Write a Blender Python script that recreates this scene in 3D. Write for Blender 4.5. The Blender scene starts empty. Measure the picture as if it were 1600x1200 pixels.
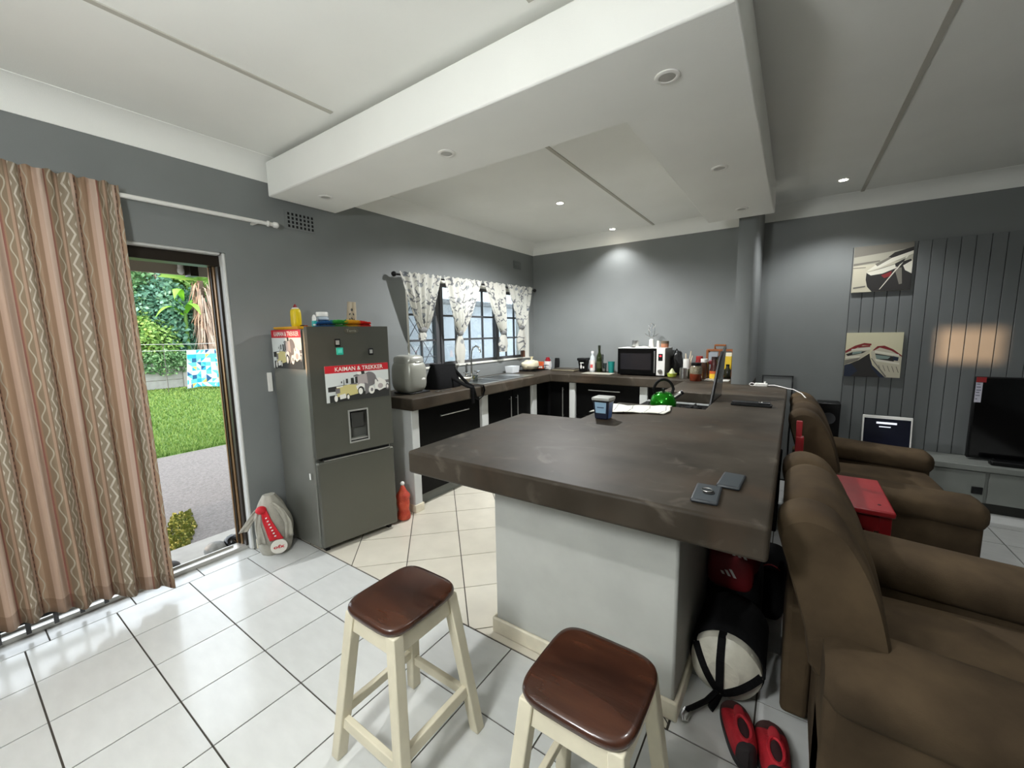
import bpy, bmesh, math, random
from mathutils import Vector, Matrix
random.seed(7)
SC = bpy.context.scene
COL = SC.collection
PI = math.pi

# ---------------------------------------------------------------- camera
CAM_POS = Vector((3.18, 0.0, 1.55))
YAW, PITCH, ROLL = -0.606576, -0.125447, -0.0170825
fw = Vector((math.sin(YAW) * math.cos(PITCH), math.cos(YAW) * math.cos(PITCH), math.sin(PITCH)))
rt0 = Vector((math.cos(YAW), -math.sin(YAW), 0))
up0 = rt0.cross(fw)
rt = math.cos(ROLL) * rt0 + math.sin(ROLL) * up0
up = -math.sin(ROLL) * rt0 + math.cos(ROLL) * up0
cam = bpy.data.cameras.new('camera')
cam.sensor_width = 36
cam.lens = 633.6 / 1600 * 36
cam.clip_start = 0.02
co = bpy.data.objects.new('camera', cam)
COL.objects.link(co)
co.matrix_world = Matrix(((rt.x, up.x, -fw.x, CAM_POS.x), (rt.y, up.y, -fw.y, CAM_POS.y), (rt.z, up.z, -fw.z, CAM_POS.z), (0, 0, 0, 1)))
SC.camera = co

# ---------------------------------------------------------------- world, sun, exposure
W = bpy.data.worlds.new('sky')
SC.world = W
W.use_nodes = True
bg = W.node_tree.nodes['Background']
bg.inputs[0].default_value = (0.84, 0.92, 1.0, 1)
bg.inputs[1].default_value = 2.0
sun = bpy.data.lights.new('evening_sun', 'SUN')
sun.energy = 2.0
sun.angle = math.radians(0.9)
sun.color = (1.0, 0.62, 0.34)
so = bpy.data.objects.new('evening_sun', sun)
COL.objects.link(so)
SUN_DIR = Vector((0.0, 1.0, -0.07)).normalized()
so.rotation_euler = SUN_DIR.to_track_quat('-Z', 'Y').to_euler()
so.location = (2, -6, 4)
SC.view_settings.view_transform = 'Standard'
SC.view_settings.look = 'None'
SC.view_settings.gamma = 1
SC.view_settings.use_curve_mapping = False
SC.view_settings.exposure = 1.02
SC.cycles.use_denoising = True
LAMP = 1.0       # all the ceiling downlights together

# ---------------------------------------------------------------- helpers
def lin(c):
    c = c / 255.0
    return c / 12.92 if c <= 0.04045 else ((c + 0.055) / 1.055) ** 2.4
def rgb(c):
    return (lin(c[0]), lin(c[1]), lin(c[2]), 1)
MATS = {}
def mat(name, col, rough=0.5, metal=0.0, var=0.0, scale=6.0, bump=0.0, bscale=80.0, coat=0.0, spec=0.5, col2=None, stretch=None, rand=0.0):
    if name in MATS:
        return MATS[name]
    m = bpy.data.materials.new(name)
    m.use_nodes = True
    nt = m.node_tree
    N, L = nt.nodes, nt.links
    b = N['Principled BSDF']
    b.inputs['Roughness'].default_value = rough
    b.inputs['Metallic'].default_value = metal
    b.inputs['Coat Weight'].default_value = coat
    b.inputs['Coat Roughness'].default_value = 0.12
    b.inputs['Specular IOR Level'].default_value = spec
    base = rgb(col)
    b.inputs['Base Color'].default_value = base
    tc = None
    if var or bump or col2:
        tc = N.new('ShaderNodeTexCoord')
        mp = N.new('ShaderNodeMapping')
        if stretch:
            mp.inputs['Scale'].default_value = stretch
        L.new(tc.outputs['Object'], mp.inputs[0])
    if var or col2:
        nz = N.new('ShaderNodeTexNoise')
        nz.inputs['Scale'].default_value = scale
        nz.inputs['Detail'].default_value = 5
        L.new(mp.outputs[0], nz.inputs['Vector'])
        rp = N.new('ShaderNodeValToRGB')
        rp.color_ramp.elements[0].position = 0.35
        rp.color_ramp.elements[1].position = 0.68
        if col2:
            rp.color_ramp.elements[0].color = base
            rp.color_ramp.elements[1].color = rgb(col2)
        else:
            rp.color_ramp.elements[0].color = tuple(min(1, x * (1 - var)) for x in base[:3]) + (1,)
            rp.color_ramp.elements[1].color = tuple(min(1, x * (1 + var)) for x in base[:3]) + (1,)
        L.new(nz.outputs[0], rp.inputs[0])
        src = rp.outputs[0]
        if rand:
            oi = N.new('ShaderNodeObjectInfo')
            mx = N.new('ShaderNodeHueSaturation')
            mr = N.new('ShaderNodeMapRange')
            mr.inputs[3].default_value = 1 - rand
            mr.inputs[4].default_value = 1 + rand
            L.new(oi.outputs['Random'], mr.inputs[0])
            L.new(mr.outputs[0], mx.inputs['Value'])
            L.new(src, mx.inputs['Color'])
            src = mx.outputs[0]
        L.new(src, b.inputs['Base Color'])
    if bump:
        n2 = N.new('ShaderNodeTexNoise')
        n2.inputs['Scale'].default_value = bscale
        n2.inputs['Detail'].default_value = 3
        L.new(mp.outputs[0], n2.inputs['Vector'])
        bp = N.new('ShaderNodeBump')
        bp.inputs['Strength'].default_value = bump
        bp.inputs['Distance'].default_value = 0.01
        L.new(n2.outputs[0], bp.inputs['Height'])
        L.new(bp.outputs[0], b.inputs['Normal'])
    MATS[name] = m
    return m
def glass(name, tint=(235, 242, 245), gloss=0.12, rough=0.02):
    if name in MATS:
        return MATS[name]
    m = bpy.data.materials.new(name)
    m.use_nodes = True
    N, L = m.node_tree.nodes, m.node_tree.links
    N.remove(N['Principled BSDF'])
    t = N.new('ShaderNodeBsdfTransparent')
    t.inputs[0].default_value = rgb(tint)
    g = N.new('ShaderNodeBsdfGlossy')
    g.inputs['Roughness'].default_value = rough
    lw = N.new('ShaderNodeLayerWeight')
    lw.inputs[0].default_value = 0.35
    ml = N.new('ShaderNodeMath')
    ml.operation = 'MULTIPLY_ADD'
    ml.inputs[1].default_value = 0.5
    ml.inputs[2].default_value = gloss * 0.4
    L.new(lw.outputs['Fresnel'], ml.inputs[0])
    mx = N.new('ShaderNodeMixShader')
    L.new(ml.outputs[0], mx.inputs[0])
    L.new(t.outputs[0], mx.inputs[1])
    L.new(g.outputs[0], mx.inputs[2])
    L.new(mx.outputs[0], N['Material Output'].inputs[0])
    MATS[name] = m
    return m
def emit(name, col, s):
    if name in MATS:
        return MATS[name]
    m = mat(name, col, 0.5)
    b = m.node_tree.nodes['Principled BSDF']
    b.inputs['Emission Color'].default_value = rgb(col)
    b.inputs['Emission Strength'].default_value = s
    return m

ROOT = {}
class MB:
    """collects shapes in world coordinates; build() links them as one mesh object"""
    def __init__(s):
        s.v, s.f, s.m, s.uv = [], [], [], {}
    def add(s, vs, fs, m=0):
        o = len(s.v)
        s.v += [tuple(v) for v in vs]
        s.f += [tuple(i + o for i in f) for f in fs]
        s.m += [m] * len(fs)
        return s
    def box(s, x0, y0, z0, x1, y1, z1, m=0, T=None):
        vs = [Vector(p) for p in ((x0, y0, z0), (x1, y0, z0), (x1, y1, z0), (x0, y1, z0), (x0, y0, z1), (x1, y0, z1), (x1, y1, z1), (x0, y1, z1))]
        if T is not None:
            vs = [T @ v for v in vs]
        return s.add(vs, ((3, 2, 1, 0), (4, 5, 6, 7), (0, 1, 5, 4), (1, 2, 6, 5), (2, 3, 7, 6), (3, 0, 4, 7)), m)
    def frame(s, o, ux, uy, n, w, h, t, d, m=0):
        """rectangular frame of section t x d in the plane o, ux, uy"""
        o, ux, uy, n = Vector(o), Vector(ux), Vector(uy), Vector(n)
        T = Matrix(((ux.x, uy.x, n.x, o.x), (ux.y, uy.y, n.y, o.y), (ux.z, uy.z, n.z, o.z), (0, 0, 0, 1)))
        s.box(0, 0, 0, w, t, d, m, T); s.box(0, h - t, 0, w, h, d, m, T)
        s.box(0, t, 0, t, h - t, d, m, T); s.box(w - t, t, 0, w, h - t, d, m, T)
        return s
    def cyl(s, p0, p1, r0, r1=None, n=12, m=0):
        r1 = r0 if r1 is None else r1
        p0, p1 = Vector(p0), Vector(p1)
        d = (p1 - p0).normalized()
        a = d.orthogonal().normalized()
        b = d.cross(a)
        vs = []
        for p, r in ((p0, r0), (p1, r1)):
            for i in range(n):
                t = 2 * PI * i / n
                vs.append(p + (a * math.cos(t) + b * math.sin(t)) * r)
        fs = [(i, (i + 1) % n, n + (i + 1) % n, n + i) for i in range(n)]
        fs += [tuple(range(n - 1, -1, -1)), tuple(range(n, 2 * n))]
        return s.add(vs, fs, m)
    def lathe(s, prof, c=(0, 0, 0), n=18, m=0, T=None, sx=1, sy=1):
        c = Vector(c)
        vs, fs = [], []
        for r, z in prof:
            for i in range(n):
                t = 2 * PI * i / n
                vs.append(Vector((r * sx * math.cos(t), r * sy * math.sin(t), z)))
        k = len(prof)
        for j in range(k - 1):
            for i in range(n):
                fs.append((j * n + i, j * n + (i + 1) % n, (j + 1) * n + (i + 1) % n, (j + 1) * n + i))
        fs.append(tuple(range(n - 1, -1, -1)))
        fs.append(tuple((k - 1) * n + i for i in range(n)))
        if T is not None:
            vs = [T @ v for v in vs]
        return s.add([v + c for v in vs], fs, m)
    def prism(s, poly, z0, z1, m=0):
        n = len(poly)
        vs = [(p[0], p[1], z0) for p in poly] + [(p[0], p[1], z1) for p in poly]
        fs = [tuple(range(n - 1, -1, -1)), tuple(range(n, 2 * n))] + [(i, (i + 1) % n, n + (i + 1) % n, n + i) for i in range(n)]
        return s.add(vs, fs, m)
    def extr(s, pts, vec, m=0):
        n = len(pts)
        vec = Vector(vec)
        vs = [Vector(p) for p in pts] + [Vector(p) + vec for p in pts]
        fs = [tuple(range(n - 1, -1, -1)), tuple(range(n, 2 * n))] + [(i, (i + 1) % n, n + (i + 1) % n, n + i) for i in range(n)]
        return s.add(vs, fs, m)
    def tube(s, pts, r, n=6, m=0, flat=1.0):
        pts = [Vector(p) for p in pts]
        vs, fs = [], []
        prev = None
        for i, p in enumerate(pts):
            d = (pts[min(i + 1, len(pts) - 1)] - pts[max(i - 1, 0)]).normalized()
            if prev is None:
                a = d.orthogonal().normalized()
            else:
                a = (prev - d * prev.dot(d))
                a = a.normalized() if a.length > 1e-6 else d.orthogonal().normalized()
            prev = a
            b = d.cross(a)
            for k in range(n):
                t = 2 * PI * k / n
                vs.append(p + a * math.cos(t) * r + b * math.sin(t) * r * flat)
        for i in range(len(pts) - 1):
            for k in range(n):
                fs.append((i * n + k, i * n + (k + 1) % n, (i + 1) * n + (k + 1) % n, (i + 1) * n + k))
        fs.append(tuple(range(n - 1, -1, -1)))
        fs.append(tuple((len(pts) - 1) * n + k for k in range(n)))
        return s.add(vs, fs, m)
    def ell(s, c, r, n=14, k=9, m=0, T=None, e=1.0):
        """ellipsoid; e < 1 squares it up"""
        c = Vector(c)
        sg = lambda x: math.copysign(abs(x) ** e, x)
        vs, fs = [], []
        for j in range(1, k):
            ph = -PI / 2 + PI * j / k
            for i in range(n):
                t = 2 * PI * i / n
                vs.append(Vector((r[0] * sg(math.cos(ph)) * sg(math.cos(t)), r[1] * sg(math.cos(ph)) * sg(math.sin(t)), r[2] * sg(math.sin(ph)))))
        b, t_ = len(vs), len(vs) + 1
        vs += [Vector((0, 0, -r[2])), Vector((0, 0, r[2]))]
        for j in range(k - 2):
            for i in range(n):
                fs.append((j * n + i, j * n + (i + 1) % n, (j + 1) * n + (i + 1) % n, (j + 1) * n + i))
        for i in range(n):
            fs.append((b, (i + 1) % n, i))
            fs.append((t_, (k - 2) * n + i, (k - 2) * n + (i + 1) % n))
        if T is not None:
            vs = [T @ v for v in vs]
        return s.add([v + c for v in vs], fs, m)
    def surf(s, fn, nu, nv, m=0, uv=None, closed=False):
        o = len(s.v)
        for j in range(nv + 1):
            for i in range(nu + (0 if closed else 1)):
                s.v.append(tuple(fn(i / nu, j / nv)))
        w = nu if closed else nu + 1
        for j in range(nv):
            for i in range(nu):
                f = (o + j * w + i, o + j * w + (i + 1) % w, o + (j + 1) * w + (i + 1) % w, o + (j + 1) * w + i)
                if uv:
                    s.uv[len(s.f)] = [uv(i / nu, j / nv), uv((i + 1) / nu, j / nv), uv((i + 1) / nu, (j + 1) / nv), uv(i / nu, (j + 1) / nv)]
                s.f.append(f)
                s.m.append(m)
        return s
    def build(s, name, mats, parent=None, smooth=False, bevel=0, seg=2, solid=0, sub=0, angle=40):
        me = bpy.data.meshes.new(name)
        off = ROOT.get(parent.name, (0, 0, 0)) if parent else (0, 0, 0)
        me.from_pydata([(v[0] - off[0], v[1] - off[1], v[2] - off[2]) for v in s.v], [], s.f)
        for mm in (mats if isinstance(mats, (list, tuple)) else [mats]):
            me.materials.append(mm)
        me.polygons.foreach_set('material_index', s.m)
        if s.uv:
            ul = me.uv_layers.new(name='cloth')
            for p in me.polygons:
                c = s.uv.get(p.index)
                if c:
                    for k, li in enumerate(p.loop_indices):
                        ul.data[li].uv = c[k]
        bm = bmesh.new()
        bm.from_mesh(me)
        if not s.uv:
            bmesh.ops.recalc_face_normals(bm, faces=bm.faces)
        bm.to_mesh(me)
        bm.free()
        if smooth or bevel:
            me.polygons.foreach_set('use_smooth', [True] * len(me.polygons))
            me.set_sharp_from_angle(angle=math.radians(angle))
        me.update()
        o = bpy.data.objects.new(name, me)
        COL.objects.link(o)
        if parent:
            o.parent = parent
            ROOT[o.name] = off
        if bevel:
            b = o.modifiers.new('bevel', 'BEVEL')
            b.width = bevel
            b.segments = seg
            b.limit_method = 'ANGLE'
            b.angle_limit = math.radians(35)
            b.harden_normals = False
        if sub:
            u = o.modifiers.new('subdivision', 'SUBSURF')
            u.levels = u.render_levels = sub
        if solid:
            q = o.modifiers.new('solidify', 'SOLIDIFY')
            q.thickness = solid
            q.offset = 0
        return o
def thing(name, label, cat, loc, group=None):
    o = bpy.data.objects.new(name, None)
    o.empty_display_size = 0.1
    COL.objects.link(o)
    o.location = loc
    ROOT[o.name] = tuple(loc)
    o['label'] = label
    o['category'] = cat
    if group:
        o['group'] = group
    return o
def tag(o, label, cat, group=None):
    o['label'] = label
    o['category'] = cat
    if group:
        o['group'] = group
    return o
def struct(o, label=None, kind='structure'):
    o['kind'] = kind
    if label:
        o['label'] = label
    return o
def rot(axis, a, c=(0, 0, 0)):
    return Matrix.Translation(c) @ Matrix.Rotation(a, 4, axis) @ Matrix.Translation(-Vector(c))
_dg = None
def text(mb, s, o, ux, uy, h, m=0, width=None, depth=0.0006, center=True, bold=0.0):
    """lettering as a thin mesh in the plane o, ux, uy"""
    cu = bpy.data.curves.new('lettering', 'FONT')
    cu.body = s
    cu.size = 1
    cu.offset = bold
    cu.resolution_u = 2
    ob = bpy.data.objects.new('lettering', cu)
    COL.objects.link(ob)
    dg = bpy.context.evaluated_depsgraph_get()
    me = bpy.data.meshes.new_from_object(ob.evaluated_get(dg))
    bpy.data.objects.remove(ob)
    xs = [v.co.x for v in me.vertices]
    ys = [v.co.y for v in me.vertices]
    w0, h0 = max(xs) - min(xs), max(ys) - min(ys)
    ky = h / h0
    kx = (width / w0) if width else ky
    cx = (max(xs) + min(xs)) / 2 if center else min(xs)
    cy = (max(ys) + min(ys)) / 2
    o, ux, uy = Vector(o), Vector(ux).normalized(), Vector(uy).normalized()
    n = ux.cross(uy)
    mb.add([o + ux * ((v.co.x - cx) * kx) + uy * ((v.co.y - cy) * ky) + n * depth for v in me.vertices], [tuple(p.vertices) for p in me.polygons], m)
    bpy.data.meshes.remove(me)
    bpy.data.curves.remove(cu)
def prints(mb, o, ux, uy, w, h, shapes, d0=0.0004, step=0.0003):
    """flat print: polygons in 0..1 coordinates, v running down, laid on the plane o (top left), ux (right), uy (down)"""
    o, ux, uy = Vector(o), Vector(ux).normalized(), Vector(uy).normalized()
    n = -ux.cross(uy)
    for k, (m, poly) in enumerate(shapes):
        vs = [o + ux * (w * p[0]) + uy * (h * p[1]) + n * (d0 + step * k) for p in poly]
        mb.add(vs, [tuple(range(len(poly)))], m)
def disc(cx, cy, rx, ry, n=16):
    return [(cx + rx * math.cos(2 * PI * i / n), cy + ry * math.sin(2 * PI * i / n)) for i in range(n)]
# ---------------------------------------------------------------- materials
M_wall = mat('grey_wall_paint', (124, 127, 126), 0.5, var=0.04, scale=2.5, bump=0.05, bscale=140)
M_white = mat('white_plaster', (226, 224, 214), 0.6, var=0.03, scale=3, bump=0.04, bscale=60)
M_ceil = mat('white_ceiling_paint', (245, 245, 239), 0.7, var=0.02, scale=2, bump=0.06, bscale=200)
M_base = mat('cream_skirting', (222, 214, 192), 0.45, var=0.07, scale=14)
M_pen = mat('pale_grey_peninsula_paint', (187, 188, 182), 0.5, var=0.06, scale=5, bump=0.06, bscale=60)
M_grout = mat('dark_grout', (66, 61, 54), 0.85, var=0.15, scale=40)
M_tile = mat('cream_floor_tile', (202, 203, 200), 0.17, var=0.035, scale=7, stretch=(1, 2.5, 1), bump=0.015, bscale=18, rand=0.035)
M_tile2 = mat('warm_kitchen_tile', (208, 202, 187), 0.18, var=0.04, scale=6, bump=0.015, bscale=18, rand=0.03)
M_top = mat('screeded_cement_worktop', (48, 42, 34), 0.5, var=0.0, scale=2.6, col2=(76, 69, 60), bump=0.06, bscale=9, spec=0.13)
def scuffs(m):       # pale worn scuffs and brown stains in the cement
    N, L = m.node_tree.nodes, m.node_tree.links
    b = N['Principled BSDF']
    src = b.inputs['Base Color'].links[0].from_socket
    tc = N.new('ShaderNodeTexCoord')
    for sc, lo, hi, c, k in ((5.5, 0.60, 0.74, (108, 100, 90), 0.55), (1.7, 0.52, 0.66, (70, 56, 44), 0.5)):
        n = N.new('ShaderNodeTexNoise'); n.inputs['Scale'].default_value = sc; n.inputs['Detail'].default_value = 7; n.inputs['Distortion'].default_value = 1.2
        L.new(tc.outputs['Object'], n.inputs['Vector'])
        r = N.new('ShaderNodeMapRange'); r.inputs[1].default_value = lo; r.inputs[2].default_value = hi; r.inputs[4].default_value = k
        L.new(n.outputs[0], r.inputs[0])
        x = N.new('ShaderNodeMix'); x.data_type = 'RGBA'; L.new(r.outputs[0], x.inputs[0]); L.new(src, x.inputs[6]); x.inputs[7].default_value = rgb(c)
        src = x.outputs[2]
    L.new(src, b.inputs['Base Color'])
scuffs(M_top)
M_black = mat('black_gloss_door', (7, 7, 7), 0.35, var=0.2, scale=30, spec=0.12)
M_blk = mat('black_plastic', (11, 11, 12), 0.4, spec=0.3)
M_blkcloth = mat('black_cloth', (12, 12, 13), 0.85, spec=0.15, var=0.25, scale=50, bump=0.2, bscale=300)
M_steel = mat('brushed_steel', (190, 190, 188), 0.28, 1.0, var=0.05, scale=20)
M_chrome = mat('chrome', (215, 215, 215), 0.12, 1.0)
M_bronze = mat('bronze_aluminium', (44, 37, 30), 0.35, 0.5)
M_alu = mat('pale_aluminium', (196, 194, 188), 0.35, 0.6)
M_frame = mat('dark_grey_window_paint', (70, 70, 72), 0.45)
M_glass = glass('window_glass')
M_whiteplastic = mat('white_plastic', (232, 230, 224), 0.35)
M_red = mat('red_paint', (140, 24, 30), 0.4, var=0.08, scale=10)
M_wood = mat('dark_stained_wood', (44, 24, 17), 0.27, col2=(74, 42, 28), scale=2.6, stretch=(1.2, 7, 1), bump=0.04, bscale=14, coat=0.35)
M_cream = mat('cream_painted_wood', (216, 208, 184), 0.5, var=0.06, scale=9, bump=0.05, bscale=40)
M_sofa = mat('brown_suede', (60, 49, 36), 0.92, col2=(84, 70, 52), scale=4.5, bump=0.12, bscale=240, spec=0.15)
M_panel = mat('grey_painted_board', (112, 115, 115), 0.33, var=0.03, scale=4)
M_unit = mat('grey_cement_unit', (120, 123, 118), 0.6, var=0.05, scale=6)

TOP = 1.02          # worktop height
SLB = 0.915         # underside of the worktop slab
CEIL = 2.785
YB = 5.17           # back wall
# ---------------------------------------------------------------- room shell
w = MB()
w.box(-0.22, -3.2, -0.12, 0, -1.05, CEIL)
w.box(-0.22, -1.05, 2.115, 0, 1.225, CEIL)
w.box(-0.22, 1.225, -0.12, 0, 2.77, CEIL)
w.box(-0.22, 2.77, -0.12, 0, 5.03, 1.195)
w.box(-0.22, 2.77, 2.125, 0, 5.03, CEIL)
w.box(-0.22, 5.03, -0.12, 0, YB + 0.2, CEIL)
wall_left = struct(w.build('wall_left', M_wall), 'grey painted wall with the garden door and kitchen window')
wall_back = struct(MB().box(0, YB, -0.12, 6.7, YB + 0.2, CEIL).build('wall_back', M_wall), 'grey painted wall behind kitchen and lounge')
struct(MB().box(6.5, -3.2, -0.12, 6.7, YB, CEIL).build('wall_right', M_wall))
r = MB()      # wall behind the camera; two added high openings shape the evening sun patches
zs0, zs1 = 1.80, 2.10
r.box(0, -3.2, -0.12, 6.5, -3.0, 1.62); r.box(0, -3.2, zs1, 6.5, -3.0, CEIL)
for a, b in ((0.0, 0.26), (0.56, 4.24), (4.62, 6.5)):
    r.box(a, -3.2, 1.62, b, -3.0, zs1)
r.box(4.24, -3.2, 1.62, 4.62, -3.0, zs0); r.box(0.26, -3.2, 1.91, 0.56, -3.0, zs1)
struct(r.build('wall_rear', M_wall))
struct(MB().box(-0.22, -3.2, CEIL, 6.7, YB + 0.2, CEIL + 0.1).build('ceiling', M_ceil), 'white board ceiling with painted joints')
# reveals of door and window are white
rv = MB()
rv.box(-0.21, 1.206, 0, -0.002, 1.2285, 2.116); rv.box(-0.21, -1.05, 2.098, -0.002, 1.20, 2.119)
struct(rv.build('trim_door_reveal', mat('pale_reveal_paint', (206, 206, 202), 0.5), None, bevel=0.012), 'pale painted reveal round the garden door')
rv = MB()
rv.box(-0.21, 2.765, 1.19, 0.001, 2.79, 2.13); rv.box(-0.21, 5.01, 1.19, 0.001, 5.035, 2.13); rv.box(-0.21, 2.765, 2.105, 0.001, 5.035, 2.13); rv.box(-0.21, 2.765, 1.185, 0.012, 5.035, 1.2)
struct(rv.build('trim_window_reveal', M_white), 'white window reveal and sill')
# cornices
def cove(name, p0, p1, nx, ny):
    pts = [(0, 2.648), (0.004, 2.648), (0.008, 2.675), (0.022, 2.708), (0.046, 2.740), (0.080, 2.764), (0.115, 2.778), (0.135, 2.782), (0.136, CEIL), (0, CEIL)]
    m = MB()
    m.extr([(p0[0] + nx * d, p0[1] + ny * d, z) for d, z in pts], (p1[0] - p0[0], p1[1] - p0[1], 0))
    return struct(m.build(name, M_ceil, smooth=True, angle=50))
cove('trim_cornice_left', (0, -3.0), (0, YB), 1, 0)
cove('trim_cornice_back', (0, YB), (2.70, YB), 0, -1)
cove('trim_cornice_lounge', (2.86, YB), (6.5, YB), 0, -1)
# cover strips over the ceiling joints
for i, (x, y0, y1) in enumerate(((0.99, -3, 1.44), (1.745, 2.05, 5.05), (3.62, -3, 5.05), (5.2, -3, 5.05), (2.3, -3, 1.44))):
    struct(MB().box(x - 0.013, y0, CEIL - 0.006, x + 0.013, y1, CEIL + 0.001).build('trim_ceiling_joint', mat('joint_strip', (188, 185, 174), 0.7)), 'painted cover strip on a ceiling joint')
# dropped L-shaped bulkhead floating below the ceiling
def bulk(z0, z1, d):
    return [(0.10 + d, 1.49 + d), (2.985 - d, 1.49 + d), (2.985 - d, 4.24 - d), (2.47 + d, 4.24 - d), (2.47 + d, 2.0 - d), (0.10 + d, 2.0 - d)]
m = MB()
m.prism(bulk(0, 0, 0), 2.522, 2.752)
bh = struct(m.build('ceiling_bulkhead', M_ceil, bevel=0.008), 'dropped L-shaped white ceiling bulkhead over the counter')
struct(MB().prism(bulk(0, 0, 0.10), 2.70, CEIL + 0.02).build('bulkhead_hanger', mat('painted_gap_shade', (90, 84, 72), 0.8), bh))  # dark colour paints in the shade of the gap above the bulkhead
# column on the worktop
cl = MB()
pts = [(2.70, 4.43), (2.825, 4.43), (2.842, 4.437), (2.853, 4.45), (2.86, 4.47), (2.86, YB), (2.70, YB)]
cl.prism(pts, TOP, CEIL)
struct(cl.build('wall_column', M_wall, smooth=True, angle=50), 'grey plastered column standing on the worktop')
# air bricks
t = thing('air_vent', 'perforated grey air vent high on wall beside white curtain rod', 'vent', (0, 1.66, 2.36))
m = MB(); m.box(0, 1.64, 2.355, 0.008, 1.875, 2.49); m.build('vent_plate', M_wall, t, bevel=0.002)
for i in range(7):
    for j in range(4):
        y, z = 1.668 + i * 0.0305, 2.378 + j * 0.0295
        MB().box(0.006, y - 0.008, z - 0.0095, 0.0086, y + 0.008, z + 0.0095).build('vent_hole', M_blk, t)
t = thing('air_vent', 'small grey louvred vent near the kitchen corner above window', 'vent', (0, 4.64, 2.41))
MB().box(0, 4.66, 2.42, 0.008, 4.84, 2.52).build('vent_plate', mat('vent_grey', (108, 112, 112), 0.5), t, bevel=0.002)
for j in range(5):
    MB().box(0.006, 4.67, 2.433 + j * 0.018, 0.012, 4.83, 2.439 + j * 0.018).build('louvre', M_wall, t)

# ---------------------------------------------------------------- floor, tile by tile
fl = struct(MB().box(-0.1, -3.2, -0.12, 6.5, YB, -0.004).build('floor', M_grout), 'cream tiled floor')
ts = 0.3395
G = 0.0065
def tile_mesh(poly, m, nm):
    t = MB()
    t.prism(poly, -0.010, 0.0)
    return t.build('tile', m, fl, bevel=0)
def clip(poly, f):
    out = []
    for i in range(len(poly)):
        a, b = poly[i], poly[(i + 1) % len(poly)]
        fa, fb = f(a), f(b)
        if fa >= 0: out.append(a)
        if (fa >= 0) != (fb >= 0):
            k = fa / (fa - fb)
            out.append((a[0] + (b[0] - a[0]) * k, a[1] + (b[1] - a[1]) * k))
    return out
SEAM = 1.485
shared = {}
def rect_tile(x0, y0, x1, y1):
    key = (round(x1 - x0, 3), round(y1 - y0, 3))
    if key in shared:
        o = bpy.data.objects.new('tile', shared[key])
        COL.objects.link(o)
        o.parent = fl
    else:
        o = MB().box(G / 2, G / 2, -0.010, x1 - x0 - G / 2, y1 - y0 - G / 2, 0).build('tile', M_tile, fl)
        shared[key] = o.data
    o.location = (x0, y0, 0)
gx0, gy0 = 0.0815, 0.1195
ys = [gy0 + ts * k for k in range(-2, 5)]
ys[-1] = SEAM
for a, b in zip(ys[:-1], ys[1:]):
    for k in range(0, 16):
        rect_tile(gx0 + ts * k, a, gx0 + ts * (k + 1), b)
for k in range(-2, 4):
    rect_tile(-0.095, gy0 + ts * k + 0.085, gx0, gy0 + ts * (k + 1) + 0.085)
XK = 2.86     # the kitchen tiles, laid on the diagonal, stop here
for j in range(10):
    a = SEAM + ts * j
    b = a + ts
    xs = [gx0 + ts * k for k in range(8, 17)]
    for p, q in zip(xs[:-1], xs[1:]):
        rect_tile(max(p, XK + 0.0), a, q, b)
ks = 0.3685
for i in range(-12, 13):
    for j in range(-12, 13):
        c = math.sqrt(0.5)
        base = [(i, j), (i + 1, j), (i + 1, j + 1), (i, j + 1)]
        g = G / 2 / ks
        base = [(i + g, j + g), (i + 1 - g, j + g), (i + 1 - g, j + 1 - g), (i + g, j + 1 - g)]
        poly = [(1.078 + ks * (u * c + v * c), 2.249 + ks * (-u * c + v * c)) for u, v in base]
        for f in (lambda p: p[0] - 0.0, lambda p: XK - G - p[0], lambda p: p[1] - SEAM - G, lambda p: 4.75 - p[1]):
            poly = clip(poly, f)
            if len(poly) < 3: break
        if len(poly) >= 3:
            cx = sum(p[0] for p in poly) / len(poly)
            if min(p[0] for p in poly) > 2.0 and min(p[1] for p in poly) > 2.2: continue
            if max(p[0] for p in poly) < 0.45 and min(p[1] for p in poly) > 2.3: continue
            tile_mesh(poly, M_tile2, 'k')
# baseboards
struct(MB().box(0, 1.235, 0, 0.014, 2.2, 0.075).build('baseboard_left', M_base, bevel=0.003))
struct(MB().box(2.87, YB - 0.014, 0, 3.6, YB, 0.075).build('baseboard_back', M_base, bevel=0.003))

# ---------------------------------------------------------------- counter: bases, posts, worktop
pb = MB(); pb.box(1.985, 1.545, 0, 2.868, 2.9, SLB)
pen = struct(pb.build('wall_peninsula', M_pen, bevel=0.012), 'pale grey plastered base wall under the peninsula worktop')
sk = MB()
sk.prism([(1.968, 1.528), (2.885, 1.528), (2.885, 2.9), (2.868, 2.9), (2.868, 1.545), (1.985, 1.545), (1.985, 2.9), (1.968, 2.9)], 0, 0.085)
struct(sk.build('baseboard_peninsula', M_base, bevel=0.008), 'chipped cream skirting round the peninsula base')
struct(MB().box(2.72, 2.9, 0, 2.868, 4.42, SLB).build('wall_peninsula_side', M_pen), 'low grey wall carrying the worktop beside the lounge')
M_post = mat('pale_post_plaster', (196, 198, 196), 0.5, var=0.05, scale=6)
posts = [((0.02, 2.29, 0.545, 2.375), 'end white plaster post beside the fridge and wide drawers'), ((0.02, 3.262, 0.53, 3.368), 'white plaster post between wide drawers and double doors'), ((0.02, 4.268, 0.53, 4.372), 'white plaster post right of the double doors'),
         ((0.85, 4.64, 0.93, 5.15), 'white plaster post left of the back counter drawer'), ((1.75, 4.64, 1.84, 5.15), 'white plaster post behind green kettle')]
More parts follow.
